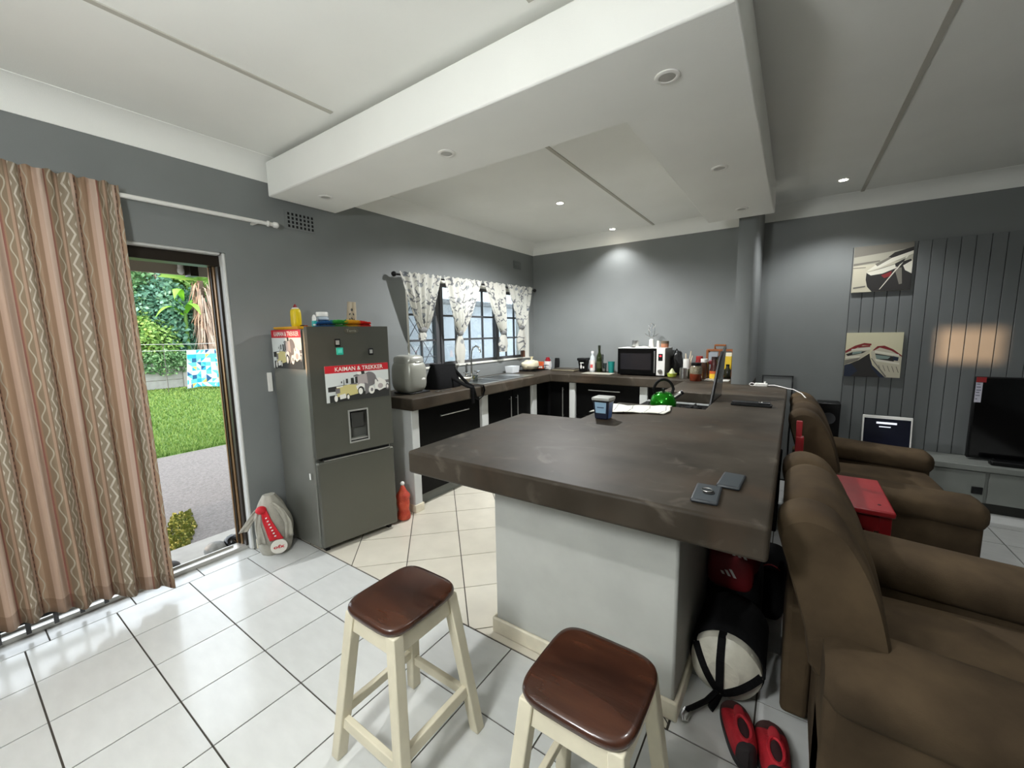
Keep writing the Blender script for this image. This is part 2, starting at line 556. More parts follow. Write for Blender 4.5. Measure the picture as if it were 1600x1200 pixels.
for (a, b, c, d), lb in posts:
    t = thing('counter_post', lb, 'post', ((a + c) / 2, (b + d) / 2, 0))
    MB().box(a, b, 0, c, d, SLB).build('post_shaft', M_post, t, bevel=0.006)
    MB().box(a, b - 0.008, 0, c + 0.012, d + 0.008, 0.07).build('post_skirting', M_base, t, bevel=0.004)
poly = [(1.745, 1.214), (3.157, 1.232), (3.157, 4.405), (2.862, 4.415), (2.862, 5.165), (0.002, 5.165), (0.002, 2.25), (0.61, 2.25), (0.61, 4.585), (2.25, 4.585), (2.25, 3.70), (2.715, 3.70), (2.715, 2.93), (2.12, 2.93), (2.12, 2.262), (1.718, 2.222)]
tag(MB().prism(poly, SLB, TOP).build('worktop', M_top, bevel=0.012, seg=3), 'thick dark grey cement worktop running round kitchen and peninsula', 'worktop')

def handle(p0, p1, out, par):
    h = MB()
    p0, p1, out = Vector(p0), Vector(p1), Vector(out)
    h.tube([p0 + out * 0.03, p1 + out * 0.03], 0.006, 8)
    d = (p1 - p0).normalized()
    for p in (p0 + d * 0.03, p1 - d * 0.03):
        h.tube([p, p + out * 0.03], 0.005, 6)
    return h.build('handle', M_steel, par, smooth=True)
# left run
t = thing('drawer_cabinet', 'black drawer cabinet with long steel handle beside the fridge', 'cabinet', (0.3, 2.8, 0))
MB().box(0.03, 2.38, 0.11, 0.48, 3.257, SLB - 0.002).build('cabinet_body', M_blk, t)
MB().box(0.03, 2.38, 0.0, 0.44, 3.257, 0.11).build('plinth', M_unit, t)
d = MB().box(0.482, 2.38, 0.47, 0.5, 3.257, SLB - 0.006).build('drawer', M_black, t, bevel=0.002)
handle((0.5, 2.65, 0.80), (0.5, 3.05, 0.80), (1, 0, 0), d)
d = MB().box(0.482, 2.38, 0.115, 0.5, 3.257, 0.464).build('drawer', M_black, t, bevel=0.002)
handle((0.5, 2.65, 0.38), (0.5, 3.05, 0.38), (1, 0, 0), d)
t = thing('sink_cabinet', 'black two-door cabinet with upright steel handles under sink', 'cabinet', (0.3, 3.8, 0))
MB().box(0.03, 3.373, 0.11, 0.48, 4.263, SLB - 0.18).build('cabinet_body', M_blk, t)
MB().box(0.03, 3.373, 0.0, 0.44, 4.263, 0.11).build('plinth', M_unit, t)
for a, b, hy in ((3.373, 3.866, 3.80), (3.870, 4.263, 3.935)):
    d = MB().box(0.482, a, 0.115, 0.5, b, SLB - 0.006).build('door', M_black, t, bevel=0.002)
    handle((0.5, hy, 0.46), (0.5, hy, 0.82), (1, 0, 0), d)
t = thing('corner_cabinet', 'black corner cabinet door with one upright steel handle', 'cabinet', (0.6, 4.9, 0))
MB().box(0.03, 4.69, 0.11, 0.845, 5.15, SLB - 0.002).build('cabinet_body', M_blk, t)
MB().box(0.03, 4.72, 0, 0.845, 5.15, 0.11).build('plinth', M_unit, t)
d = MB().box(0.555, 4.67, 0.115, 0.845, 4.688, SLB - 0.006).build('door', M_black, t, bevel=0.002)
handle((0.757, 4.67, 0.44), (0.757, 4.67, 0.84), (0, -1, 0), d)
MB().box(0.50, 4.378, 0.115, 0.518, 4.66, SLB - 0.006).build('filler_panel', M_black, t, bevel=0.002)
t = thing('drawer_cabinet', 'black wide drawer cabinet under the microwave counter', 'cabinet', (1.34, 4.9, 0))
MB().box(0.935, 4.69, 0.11, 1.745, 5.15, SLB - 0.002).build('cabinet_body', M_blk, t)
MB().box(0.935, 4.72, 0, 1.745, 5.15, 0.11).build('plinth', M_unit, t)
d = MB().box(0.935, 4.67, 0.50, 1.745, 4.688, SLB - 0.006).build('drawer', M_black, t, bevel=0.002)
handle((1.115, 4.67, 0.83), (1.515, 4.67, 0.83), (0, -1, 0), d)
d = MB().box(0.935, 4.67, 0.115, 1.745, 4.688, 0.494).build('drawer', M_black, t, bevel=0.002)
handle((1.115, 4.67, 0.42), (1.515, 4.67, 0.42), (0, -1, 0), d)
t = thing('end_cabinet', 'black cabinet behind the green kettle next to the stove', 'cabinet', (2.3, 4.6, 0))
MB().box(1.845, 4.69, 0.11, 2.27, 5.15, SLB - 0.002).build('cabinet_body', M_blk, t)
MB().box(1.845, 4.67, 0.115, 2.27, 4.688, SLB - 0.006).build('door', M_black, t, bevel=0.002)
MB().box(2.29, 3.76, 0, 2.715, 5.15, SLB - 0.002).build('side_box', M_blk, t)

# ---------------------------------------------------------------- downlights
M_trim = mat('downlight_rim', (236, 234, 228), 0.4)
M_bulb_off = mat('unlit_lamp', (176, 174, 166), 0.3)
M_bulb_on = emit('lit_lamp', (255, 246, 228), 30)
def downlight(x, y, z, label, on=0.0, grp=None, size=100, warm=(0.97, 0.99, 1.0)):
    t = thing('downlight', label, 'downlight', (x, y, z), grp)
    m = MB()
    m.lathe([(0.030, 0.001), (0.047, 0.001), (0.047, -0.004), (0.041, -0.007), (0.032, -0.006), (0.030, -0.002)], (x, y, z), 24)
    m.build('rim', M_trim, t, smooth=True)
    MB().lathe([(0.0, -0.001), (0.031, -0.001), (0.031, -0.0035), (0.018, -0.0055), (0.0, -0.006)], (x, y, z), 20).build('lamp', M_bulb_on if on else M_bulb_off, t, smooth=True)
    if on:
        l = bpy.data.lights.new('downlight_beam', 'SPOT')
        l.energy = on * LAMP
        l.spot_size = math.radians(size)
        l.spot_blend = 0.6
        l.shadow_soft_size = 0.035
        l.color = warm
        o = bpy.data.objects.new('downlight_beam', l)
        COL.objects.link(o)
        o.parent = t
        o.location = (0, 0, -0.012)
g = 'recessed downlights'
downlight(1.25, 3.645, CEIL, 'lit downlight in the kitchen ceiling nearer the bulkhead', 190, g, 158)
downlight(1.285, 4.93, CEIL, 'lit downlight in the kitchen ceiling beside back wall', 20, g, 118)
downlight(3.447, 4.57, CEIL, 'lit downlight in the lounge ceiling right of bulkhead', 42, g, 125)
downlight(0.41, 1.73, 2.522, 'unlit downlight in bulkhead end nearest the garden wall', 0, g)
downlight(1.575, 1.73, 2.522, 'unlit downlight in the middle of long bulkhead arm', 0, g)
downlight(2.72, 1.75, 2.522, 'unlit downlight at the near corner of the bulkhead', 0, g)
downlight(2.75, 2.87, 2.522, 'unlit downlight halfway along right bulkhead arm', 0, g)
downlight(2.77, 3.92, 2.522, 'unlit downlight at far bulkhead end near column', 0, g)
# added globe, unseen behind the viewer, fills the room with light
t = thing('ceiling_globe', 'added fill-light globe hanging unseen behind the viewer', 'lamp', (2.35, -0.5, 1.86))
MB().ell((2.35, -0.5, 1.98), (0.14, 0.14, 0.13), 24, 14).build('globe', emit('fill_globe_glow', (246, 250, 250), 76.0), t, smooth=True)
MB().lathe([(0.07, 0.13), (0.075, 0.15), (0.02, 0.16), (0.012, 0.17), (0.006, 0.18), (0.006, 0.804)], (2.35, -0.5, 1.98), 16).build('globe_mount', M_trim, t, smooth=True)
downlight(1.0, -0.55, CEIL, 'added fill downlight unseen behind the viewer on garden side', 26, g, 150)  # added out of view to light the front of the room
downlight(2.5, -0.55, CEIL, 'added fill downlight unseen behind the viewer in room middle', 30, g, 150)  # second added lamp out of view, also for the front of the room
downlight(3.75, 1.9, CEIL, 'added unseen downlight to brighten the nearest recliner', 26, g, 130)  # added above the frame so the recliner tops catch light
# ---------------------------------------------------------------- garden door
d1 = struct(MB().box(-0.16, -1.05, 0.0, -0.06, 1.206, 0.028).build('door_1', M_alu, bevel=0.003), 'sliding garden door frame of bronze aluminium')
MB().box(-0.17, -1.05, 2.03, -0.055, 1.206, 2.098).build('door_head', M_bronze, d1, bevel=0.003)
for k, (a, b, x0, x1, mm) in enumerate(((1.190, 1.206, -0.17, -0.05, M_bronze), (1.183, 1.190, -0.165, -0.10, mat('gold_anodised', (150, 118, 82), 0.3, 0.7)), (1.175, 1.183, -0.17, -0.13, M_bronze), (1.170, 1.175, -0.168, -0.15, MATS['gold_anodised']))):
    MB().box(x0, a, 0.028, x1, b, 2.03).build('jamb_profile', mm, d1, bevel=0.002)
MB().box(-0.125, -1.05, 0.028, -0.118, 1.13, 0.042).build('track_rail', M_alu, d1)
sp = struct(MB().frame((-0.10, -1.0, 0.04), (0, 1, 0), (0, 0, 1), (1, 0, 0), 1.0, 1.98, 0.06, 0.03).build('door_sliding_leaf', M_bronze, d1, bevel=0.003))
MB().box(-0.09, -0.94, 0.10, -0.084, -0.06, 1.96).build('pane', M_glass, d1)
# folding security gate behind the curtain
t = thing('security_gate', 'dark folding security gate whose bars show below the curtain', 'gate', (-0.03, -0.2, 0))
MB().box(-0.045, -0.95, 0.095, -0.015, 0.42, 0.14).build('bottom_rail', M_blk, t)
MB().box(-0.045, -0.95, 1.94, -0.015, 0.42, 1.98).build('top_rail', M_blk, t)
for k in range(15):
    y = -0.93 + k * 0.098
    MB().box(-0.04, y - 0.009, 0.03, -0.022, y + 0.009, 1.98).build('bar', M_frame, t)

# ---------------------------------------------------------------- big curtain and its rod
t = thing('curtain_rod', 'white curtain rod with turned end above the garden door', 'curtain rod', (0.08, 0.5, 2.34))
MB().tube([(0.075, -1.2, 2.335), (0.075, 1.49, 2.345)], 0.013, 10).build('pole', M_whiteplastic, t, smooth=True)
MB().lathe([(0.013, 0), (0.02, 0.004), (0.02, 0.014), (0.014, 0.02), (0.013, 0.04), (0.021, 0.05), (0.021, 0.07), (0.012, 0.08)], (0, 0, 0), 12, T=Matrix.Translation((0.075, 1.475, 2.345)) @ Matrix.Rotation(-PI / 2, 4, 'X')).build('finial', M_whiteplastic, t, smooth=True)
MB().box(0, 1.40, 2.33, 0.085, 1.415, 2.345).build('bracket', M_whiteplastic, t)
def curtain_mat():
    m = bpy.data.materials.new('striped_zigzag_cloth')
    m.use_nodes = True
    N, L = m.node_tree.nodes, m.node_tree.links
    b = N['Principled BSDF']
    b.inputs['Roughness'].default_value = 0.85
    b.inputs['Specular IOR Level'].default_value = 0.2
    uv = N.new('ShaderNodeUVMap'); uv.uv_map = 'cloth'
    sx = N.new('ShaderNodeSeparateXYZ'); L.new(uv.outputs[0], sx.inputs[0])
    def mth(op, a, b=None, c=None):
        n = N.new('ShaderNodeMath'); n.operation = op
        for i, q in enumerate((a, b, c)):
            if q is None: continue
            if isinstance(q, (int, float)): n.inputs[i].default_value = q
            else: L.new(q, n.inputs[i])
        return n.outputs[0]
    U = mth('FRACT', sx.outputs[0]); V = sx.outputs[1]
    rp = N.new('ShaderNodeValToRGB'); rp.color_ramp.interpolation = 'CONSTANT'
    stops = [(0, (192, 164, 144)), (0.10, (206, 182, 164)), (0.22, (152, 104, 92)), (0.26, (160, 130, 106)), (0.29, (146, 128, 106)), (0.42, (178, 150, 128)), (0.47, (138, 114, 94)), (0.50, (154, 140, 120)), (0.68, (190, 166, 148)), (0.73, (150, 116, 96)), (0.77, (172, 146, 122)), (0.90, (158, 130, 106))]
    e = rp.color_ramp.elements
    e[0].color = rgb(stops[0][1]); e[1].position = stops[1][0]; e[1].color = rgb(stops[1][1])
    for p, c in stops[2:]:
        k = e.new(p); k.color = rgb(c)
    L.new(U, rp.inputs[0])
    # zigzag band 0.50 .. 0.68
    tri = mth('PINGPONG', mth('MULTIPLY', V, 46.0), 1.0)
    u1 = mth('DIVIDE', mth('SUBTRACT', U, 0.50), 0.18)
    ph = mth('FRACT', mth('ADD', mth('MULTIPLY', u1, 1.6), mth('MULTIPLY', tri, 0.75)))
    z1 = mth('MULTIPLY', mth('LESS_THAN', ph, 0.3), mth('MULTIPLY', mth('GREATER_THAN', u1, 0.04), mth('LESS_THAN', u1, 0.96)))
    # squiggles 0.29 .. 0.42 and 0.77 .. 0.90
    def squig(a, w, fr):
        u2 = mth('DIVIDE', mth('SUBTRACT', U, a), w)
        s = mth('ADD', mth('MULTIPLY', mth('SINE', mth('MULTIPLY', V, fr)), 0.3), 0.5)
        dd = mth('ABSOLUTE', mth('SUBTRACT', u2, s))
        return mth('MULTIPLY', mth('LESS_THAN', dd, 0.10), mth('MULTIPLY', mth('GREATER_THAN', u2, 0.0), mth('LESS_THAN', u2, 1.0)))
    z2 = mth('ADD', squig(0.29, 0.13, 120.0), squig(0.77, 0.13, 112.0))
    # dashed dark line at 0.735
    dl = mth('MULTIPLY', mth('LESS_THAN', mth('ABSOLUTE', mth('SUBTRACT', U, 0.745)), 0.007), mth('LESS_THAN', mth('FRACT', mth('MULTIPLY', V, 60.0)), 0.6))
    # red speckle band 0.22
    def mix(fac, a, c):
        n = N.new('ShaderNodeMix'); n.data_type = 'RGBA'
        L.new(fac, n.inputs[0])
        L.new(a, n.inputs[6]); n.inputs[7].default_value = rgb(c)
        return n.outputs[2]
    c = mix(z1, rp.outputs[0], (206, 196, 180))
    c = mix(z2, c, (188, 178, 158))
    c = mix(dl, c, (52, 40, 34))
    # folded hem
    hem = mth('MULTIPLY', mth('LESS_THAN', V, 0.035), 0.35)
    c = mix(hem, c, (96, 68, 50))
    nz = N.new('ShaderNodeTexNoise'); nz.inputs['Scale'].default_value = 300
    bp = N.new('ShaderNodeBump'); bp.inputs['Strength'].default_value = 0.1
    L.new(nz.outputs[0], bp.inputs['Height']); L.new(bp.outputs[0], b.inputs['Normal'])
    L.new(c, b.inputs['Base Color'])
    tr = N.new('ShaderNodeBsdfTranslucent'); L.new(c, tr.inputs[0])
    mx = N.new('ShaderNodeMixShader'); mx.inputs[0].default_value = 0.15
    L.new(b.outputs[0], mx.inputs[1]); L.new(tr.outputs[0], mx.inputs[2])
    L.new(mx.outputs[0], N['Material Output'].inputs[0])
    return m
def cfn(u, v):
    # u from the hidden left end to the free right edge, v from hem to heading
    y = -1.15 + (0.705 + 1.15) * u
    free = (1 - v) ** 1.2
    y += 0.02 * free * math.sin(9 * u + 1) + 0.012 * free * u
    zb = 0.10 + 0.20 * (1 - u) - 0.05 * u ** 6
    z = zb + (2.385 - zb) * v
    a = 0.013 + 0.016 * free
    x = 0.112 + a * (math.sin(118 * u + 2.6 * math.sin(9 * u) + 0.9 * (1 - v)) + 0.9 * free * math.sin(57 * u + 1.1 + 0.9 * v) + 0.3 * math.sin(211 * u + 2 * v))
    x += 0.06 * free * (0.5 + 0.5 * math.sin(7.5 * u - 1.0))
    if v > 0.955:
        x += 0.010 * math.sin(300 * u)
        z += 0.006 * math.sin(170 * u)
    if 0.968 < v: x = 0.10 + (x - 0.10) * 0.9
    return (max(x, 0.095 if v > 0.9 else 0.03), y, z)
m = MB(); m.surf(cfn, 360, 50, uv=lambda u, v: (u * 10.8 + 0.05 * math.sin(46 * u), v))
tag(m.build('door_curtain', curtain_mat(), smooth=True, solid=0.003), 'brown and pink striped zigzag curtain hanging over the garden door', 'curtain')

# ---------------------------------------------------------------- kitchen window
w1 = struct(MB().frame((-0.11, 2.79, 1.20), (0, 1, 0), (0, 0, 1), (1, 0, 0), 2.22, 0.905, 0.035, 0.04).build('window_1', M_frame), 'dark grey steel kitchen window with small panes')
def bar(y0, z0, y1, z1, nm='glazing_bar', x0=-0.105, x1=-0.075):
    return MB().box(x0, y0, z0, x1, y1, z1).build(nm, M_frame, w1)
bar(3.225, 1.21, 3.275, 2.10, 'mullion', -0.12, -0.06); bar(3.30, 1.21, 3.345, 2.10, 'mullion', -0.12, -0.06)
bar(4.325, 1.21, 4.385, 2.10, 'mullion', -0.12, -0.06)
zz = [1.235, 1.485, 1.755, 2.07]
secs = [(2.825, 3.225, [3.03]), (3.345, 4.325, [3.575, 3.82, 4.075]), (4.385, 4.975, [4.585, 4.78])]
for a, b, ms in secs:
    for z in zz[1:3]:
        bar(a, z - 0.011, b, z + 0.011)
    for y in ms:
        bar(y - 0.010, 1.235, y + 0.010, 2.07, x0=-0.10, x1=-0.08)
    ed = [a] + ms + [b]
    for p, q in zip(ed[:-1], ed[1:]):
        for z0, z1 in zip(zz[:-1], zz[1:]):
            MB().box(-0.092, p, z0, -0.088, q, z1).build('pane', M_glass, w1)
# diamond burglar bars in the left light
lt = MB()
for k in range(-2, 5):
    for sgn in (1, -1):
        pts = []
        for s in range(21):
            z = 1.22 + 0.87 * s / 20
            y = 2.825 + ((k * 0.2 + sgn * (z - 1.22) * 0.74))
            if 2.82 <= y <= 3.23: pts.append((-0.068, y, z))
        if len(pts) > 1: lt.tube([pts[0], pts[-1]], 0.004, 5)
lt.build('diamond_bars', M_frame, w1)
MB().tube([(-0.068, 2.82, 1.31), (-0.068, 3.23, 1.31)], 0.004, 5).build('diamond_rail', M_frame, w1)

# tied nautical curtains
def nautical():
    m = bpy.data.materials.new('nautical_print_cloth')
    m.use_nodes = True
    N, L = m.node_tree.nodes, m.node_tree.links
    b = N['Principled BSDF']
    b.inputs['Roughness'].default_value = 0.9
    uv = N.new('ShaderNodeUVMap'); uv.uv_map = 'cloth'
    def ramp(tex, a, bb, inv=False):
        r = N.new('ShaderNodeValToRGB')
        r.color_ramp.elements[0].position = a; r.color_ramp.elements[1].position = bb
        if inv:
            r.color_ramp.elements[0].color = (1, 1, 1, 1); r.color_ramp.elements[1].color = (0, 0, 0, 1)
        L.new(tex, r.inputs[0])
        return r.outputs[0]
    # strokes: thin iso lines of a warped noise, kept only in scattered patches
    n1 = N.new('ShaderNodeTexNoise'); n1.inputs['Scale'].default_value = 6.5; n1.inputs['Detail'].default_value = 1.5
    L.new(uv.outputs[0], n1.inputs['Vector'])
    sb = N.new('ShaderNodeMath'); sb.operation = 'SUBTRACT'; sb.inputs[1].default_value = 0.52
    L.new(n1.outputs[0], sb.inputs[0])
    ab = N.new('ShaderNodeMath'); ab.operation = 'ABSOLUTE'; L.new(sb.outputs[0], ab.inputs[0])
    lines = ramp(ab.outputs[0], 0.016, 0.04, True)
    v = N.new('ShaderNodeTexVoronoi'); v.inputs['Scale'].default_value = 7
    L.new(uv.outputs[0], v.inputs['Vector'])
    spots = ramp(v.outputs['Distance'], 0.20, 0.27, True)
    n2 = N.new('ShaderNodeTexNoise'); n2.inputs['Scale'].default_value = 5
    L.new(uv.outputs[0], n2.inputs['Vector'])
    gate = ramp(n2.outputs[0], 0.44, 0.50)
    def mix(fac, a, c, bl='MIX'):
        n = N.new('ShaderNodeMix'); n.data_type = 'RGBA'
        L.new(fac, n.inputs[0])
        if isinstance(a, tuple): n.inputs[6].default_value = a
        else: L.new(a, n.inputs[6])
        n.inputs[7].default_value = rgb(c)
        return n.outputs[2]
    ml = N.new('ShaderNodeMath'); ml.operation = 'MULTIPLY'; L.new(lines, ml.inputs[0]); L.new(gate, ml.inputs[1])
    c = mix(ml.outputs[0], rgb((214, 212, 202)), (112, 113, 116))
    ms = N.new('ShaderNodeMath'); ms.operation = 'MULTIPLY'; L.new(spots, ms.inputs[0]); ms.inputs[1].default_value = 0.7
    c = mix(ms.outputs[0], c, (112, 120, 130))
    L.new(c, b.inputs['Base Color'])
    tr = N.new('ShaderNodeBsdfTranslucent'); L.new(c, tr.inputs[0])
    mx = N.new('ShaderNodeMixShader'); mx.inputs[0].default_value = 0.3
    L.new(b.outputs[0], mx.inputs[1]); L.new(tr.outputs[0], mx.inputs[2])
    L.new(mx.outputs[0], N['Material Output'].inputs[0])
    return m
M_naut = nautical()
t = thing('curtain_rod', 'black curtain rod with ball ends above kitchen window', 'curtain rod', (0.06, 3.8, 2.13))
MB().tube([(0.06, 2.60, 2.118), (0.06, 5.10, 2.150)], 0.009, 8).build('pole', M_blk, t, smooth=True)
for y, z in ((2.585, 2.118), (5.11, 2.150)):
    MB().ell((0.06, y, z), (0.025, 0.025, 0.025), 12, 8).build('finial', M_blk, t, smooth=True)
def tied(label, y0, y1, zt0, zt1, ky, kz, tz, kw, tw):
    t = thing('tied_curtain', label, 'curtain', (0.06, ky, 1.2), 'tied kitchen curtains')
    def fn(u, v):      # v 0 at knot, 1 at rod
        yt = y0 + (y1 - y0) * u
        yk = ky + (u - 0.5) * kw
        s = v ** 0.8
        y = yk + (yt - yk) * s
        ztop = zt0 + (zt1 - zt0) * u + 0.032 + 0.007 * math.sin(60 * u)
        z = kz + (ztop - kz) * v - 0.02 * math.sin(PI * u) * (1 - v)
        x = 0.088 + (0.012 + 0.012 * (1 - v)) * math.sin(34 * u + 1.5 * v) + 0.010 * (1 - v)
        return (x, y, z)
    m = MB(); m.surf(fn, 50, 26, uv=lambda u, v: (u * (y1 - y0) * 1.6 + y0, v * 0.9 + y0 * 2))
    m.build('drape', M_naut, t, smooth=True)
    MB().ell((0.098, ky, kz - 0.005), (0.028, kw * 0.62, 0.034), 14, 9).build('knot', M_naut, t, smooth=True)
    if tz < kz - 0.03:
        def tf(u, v):
            a = 2 * PI * u
            wv = kw * 0.4 + (tw - kw * 0.4) * math.sin(min(1, v * 1.5) * PI / 2) * (1 - 0.35 * max(0, v - 0.6) / 0.4)
            return (0.094 + 0.028 * math.sin(a) * (0.6 + 0.4 * v) + 0.004 * math.sin(5 * a), ky - 0.01 * v + wv * math.cos(a) / 2, kz + (tz - kz) * v)
        m = MB(); m.surf(tf, 24, 12, uv=lambda u, v: (u * 0.3 + y0, v * 0.35), closed=True)
        m.build('tail', M_naut, t, smooth=True)
tied('nautical print curtain tied to a point, nearest the fridge', 2.62, 3.20, 2.11, 2.125, 2.885, 1.60, 1.49, 0.10, 0.10)
tied('nautical print curtain knotted with long tail over window middle', 3.21, 3.88, 2.125, 2.135, 3.44, 1.56, 1.22, 0.08, 0.17)
tied('nautical print curtain with low knot right of the tap', 3.885, 4.36, 2.135, 2.142, 4.27, 1.56, 1.31, 0.10, 0.20)
tied('nautical print curtain nearest the kitchen corner', 4.37, 5.03, 2.142, 2.150, 4.70, 1.63, 1.31, 0.10, 0.22)

tag(MB().box(-0.06, 4.90, 1.2005, -0.02, 4.96, 1.29).build('sill_box', mat('brown_card', (92, 56, 38), 0.6), bevel=0.003), 'small brown box on the window sill by the corner', 'box')
# ---------------------------------------------------------------- outside
M_lawn = mat('lawn_soil', (86, 112, 50), 0.95, var=0.2, scale=3, col2=(104, 128, 62), bump=0.6, bscale=60)
M_pave = mat('rough_gravel_paving', (104, 98, 94), 0.9, col2=(128, 121, 116), scale=45, bump=1.0, bscale=90)
M_conc = mat('pale_concrete', (164, 161, 154), 0.8, var=0.08, scale=8)
gz = -0.15
struct(MB().box(-26, -10, gz - 0.3, -4.2, 22, gz).build('ground_lawn', M_lawn), 'mown green lawn')
struct(MB().box(-4.2, -10, gz - 0.3, -0.22, 22, gz + 0.005).build('ground_paving', M_pave), 'rough grey gravel paving outside the door')
struct(MB().box(-0.62, -1.3, gz, -0.17, 1.6, -0.045).build('ground_step', M_conc, bevel=0.01), 'pale concrete doorstep')
# grass blades
g = MB()
rr = random.Random(3)
for _ in range(26000):
    k = rr.random() ** 1.6
    x = -4.25 - 11 * k
    y = (3.18 - x) * (0.10 + 0.33 * rr.random()) 
    h = 0.03 + 0.04 * rr.random(); a = rr.random() * 6.28; wd = 0.008 + 0.008 * k * 3
    dx, dy = math.cos(a) * wd, math.sin(a) * wd
    lx, ly = (rr.random() - .5) * 0.05, (rr.random() - .5) * 0.05
    g.add([(x - dx, y - dy, gz), (x + dx, y + dy, gz), (x + lx, y + ly, gz + h)], [(0, 1, 2)], rr.randrange(3))
GR = [mat('grass_%s' % n, c, 0.8, spec=0.2) for n, c in (('mid', (112, 142, 68)), ('light', (134, 158, 86)), ('deep', (94, 124, 56)))]
o = g.build('lawn_grass', GR); o['kind'] = 'stuff'; o['label'] = 'short green grass blades of the lawn'; o['category'] = 'grass'
# weeds growing through the paving
g = MB()
for _ in range(900):
    x = -0.75 - 0.9 * rr.random(); y = 0.95 + (-x - 0.7) * 0.32 + (rr.random() - .5) * 0.24 * (1 - abs(x + 1.2))
    a = rr.random() * 6.28; h = 0.012 + 0.03 * rr.random()
    dx, dy = math.cos(a) * 0.014, math.sin(a) * 0.014
    g.add([(x - dx, y - dy, gz), (x + dx, y + dy, gz), (x + dx * .7 + .01, y + dy * .7, gz + h), (x - dx * .7 + .01, y - dy * .7, gz + h)], [(0, 1, 2, 3)], rr.randrange(2))
o = g.build('weed_patch', [mat('weed_yellow', (172, 172, 104), 0.8), mat('weed_green', (140, 148, 80), 0.8)]); o['kind'] = 'stuff'; o['label'] = 'yellow-green weeds growing at the paving edge'; o['category'] = 'weeds'
# stones on the doorstep
def stone(name, label, c, r, m):
    s = MB(); s.ell(c, r, 16, 10)
    s.v = [tuple(Vector(v) + Vector((math.sin(v[1] * 40), math.cos(v[2] * 50), math.sin(v[0] * 45))) * 0.003) for v in s.v]
    return tag(s.build(name, m, smooth=True), label, 'stone')
stone('door_stone', 'round grey stone on the doorstep', (-0.245, 1.06, 0.0), (0.075, 0.075, 0.055), mat('grey_stone', (138, 138, 134), 0.8, var=0.2, scale=30))
stone('black_ball', 'shiny black ball beside grey stone at the door', (-0.225, 1.165, 0.012), (0.06, 0.06, 0.06), mat('black_gloss', (20, 20, 22), 0.12))
stone('dark_stone', 'dark round stone by the curtain hem', (-0.24, 0.775, -0.005), (0.06, 0.07, 0.045), mat('dark_stone', (58, 54, 50), 0.6))
# eave over the door
e = MB()
e.box(-0.92, -3, 2.21, -0.22, 3.4, 2.225)
ev = struct(e.build('roof_eave', mat('eave_board', (166, 156, 140), 0.8)), 'boarded roof eave over the garden door')
MB().box(-0.95, -3, 2.06, -0.92, 3.4, 2.24).build('fascia', MATS['eave_board'], ev)
MB().box(-0.915, 1.275, 2.045, -0.80, 1.33, 2.21).build('bracket', M_bronze, ev)
t = thing('outdoor_lamp', 'small white lamp under the roof eave', 'lamp', (-0.87, 1.235, 2.06))
MB().lathe([(0.012, 0.03), (0.018, 0.035), (0.018, 0.11), (0.022, 0.112), (0.022, 0.15)], (-0.87, 1.235, 2.06), 12).build('lamp_tube', M_whiteplastic, t, smooth=True)
MB().ell((-0.87, 1.235, 2.085), (0.024, 0.024, 0.03), 10, 7).build('bulb', M_whiteplastic, t, smooth=True)
# white boundary wall seen through the kitchen window
nb = struct(MB().box(-1.95, 2.35, gz, -1.75, 10, 2.05).build('wall_outside', mat('white_outside_wall', (240, 240, 240), 0.8), None), 'white outside wall seen through the kitchen window')
MB().box(-2.0, 2.35, 2.05, -1.55, 10, 2.12).build('coping', mat('grey_coping', (150, 148, 146), 0.8), nb)
# precast garden wall with posts
XF = -14.3
t = thing('garden_wall', 'pale precast concrete garden wall beyond the lawn', 'wall', (XF, 5, gz))
for k in range(8):
    y = 0.6 + k * 1.5
    for j in range(3):
        MB().box(XF - 0.03, y + 0.06, gz + 0.02 + j * 0.29, XF + 0.03, y + 1.44, gz + 0.30 + j * 0.29).build('panel', M_conc, t, bevel=0.01)
    MB().box(XF - 0.07, y - 0.06, gz, XF + 0.07, y + 0.06, gz + 0.95).build('post', M_conc, t, bevel=0.01)
# foliage
def leaves(mb, n, c, r, s, rnd, mats, droop=0.3, shell=0.55):
    for _ in range(n):
        d = Vector((rnd.gauss(0, 1), rnd.gauss(0, 1), rnd.gauss(0, 1))).normalized()
        k = shell + (1 - shell) * rnd.random()
        lump = 1 + 0.16 * math.sin(5 * d.x + 3 * d.z) + 0.14 * math.sin(7 * d.y + 2)
        p = Vector((c[0] + d.x * r[0] * k * lump, c[1] + d.y * r[1] * k * lump, c[2] + d.z * r[2] * k * lump))
        if p.z < gz + 0.1: continue
        a = Vector((rnd.gauss(0, 1), rnd.gauss(0, 1), rnd.gauss(0, .6) - droop)).normalized()
        b = a.cross(Vector((rnd.gauss(0, 1), rnd.gauss(0, 1), rnd.gauss(0, 1)))).normalized()
        l = s * (0.6 + 0.8 * rnd.random())
        mb.add([p, p + a * l * 0.5 + b * l * 0.28, p + a * l, p + a * l * 0.5 - b * l * 0.28], [(0, 1, 2, 3)], rnd.randrange(mats))
def fol(nm, cols):
    return [mat('%s_%d' % (nm, i), c, 0.6, spec=0.3) for i, c in enumerate(cols)]
F_dark = fol('blue_green_leaf', ((104, 148, 122), (134, 174, 150), (80, 122, 98)))
F_light = fol('bright_leaf', ((132, 168, 84), (160, 190, 106), (106, 144, 70)))
F_mid = fol('mid_leaf', ((112, 152, 100), (138, 172, 122), (84, 124, 76)))
F_dry = fol('dry_frond', ((180, 154, 136), (150, 122, 104), (198, 176, 158)))
M_bark = mat('bark', (104, 88, 74), 0.9, var=0.2, scale=20)
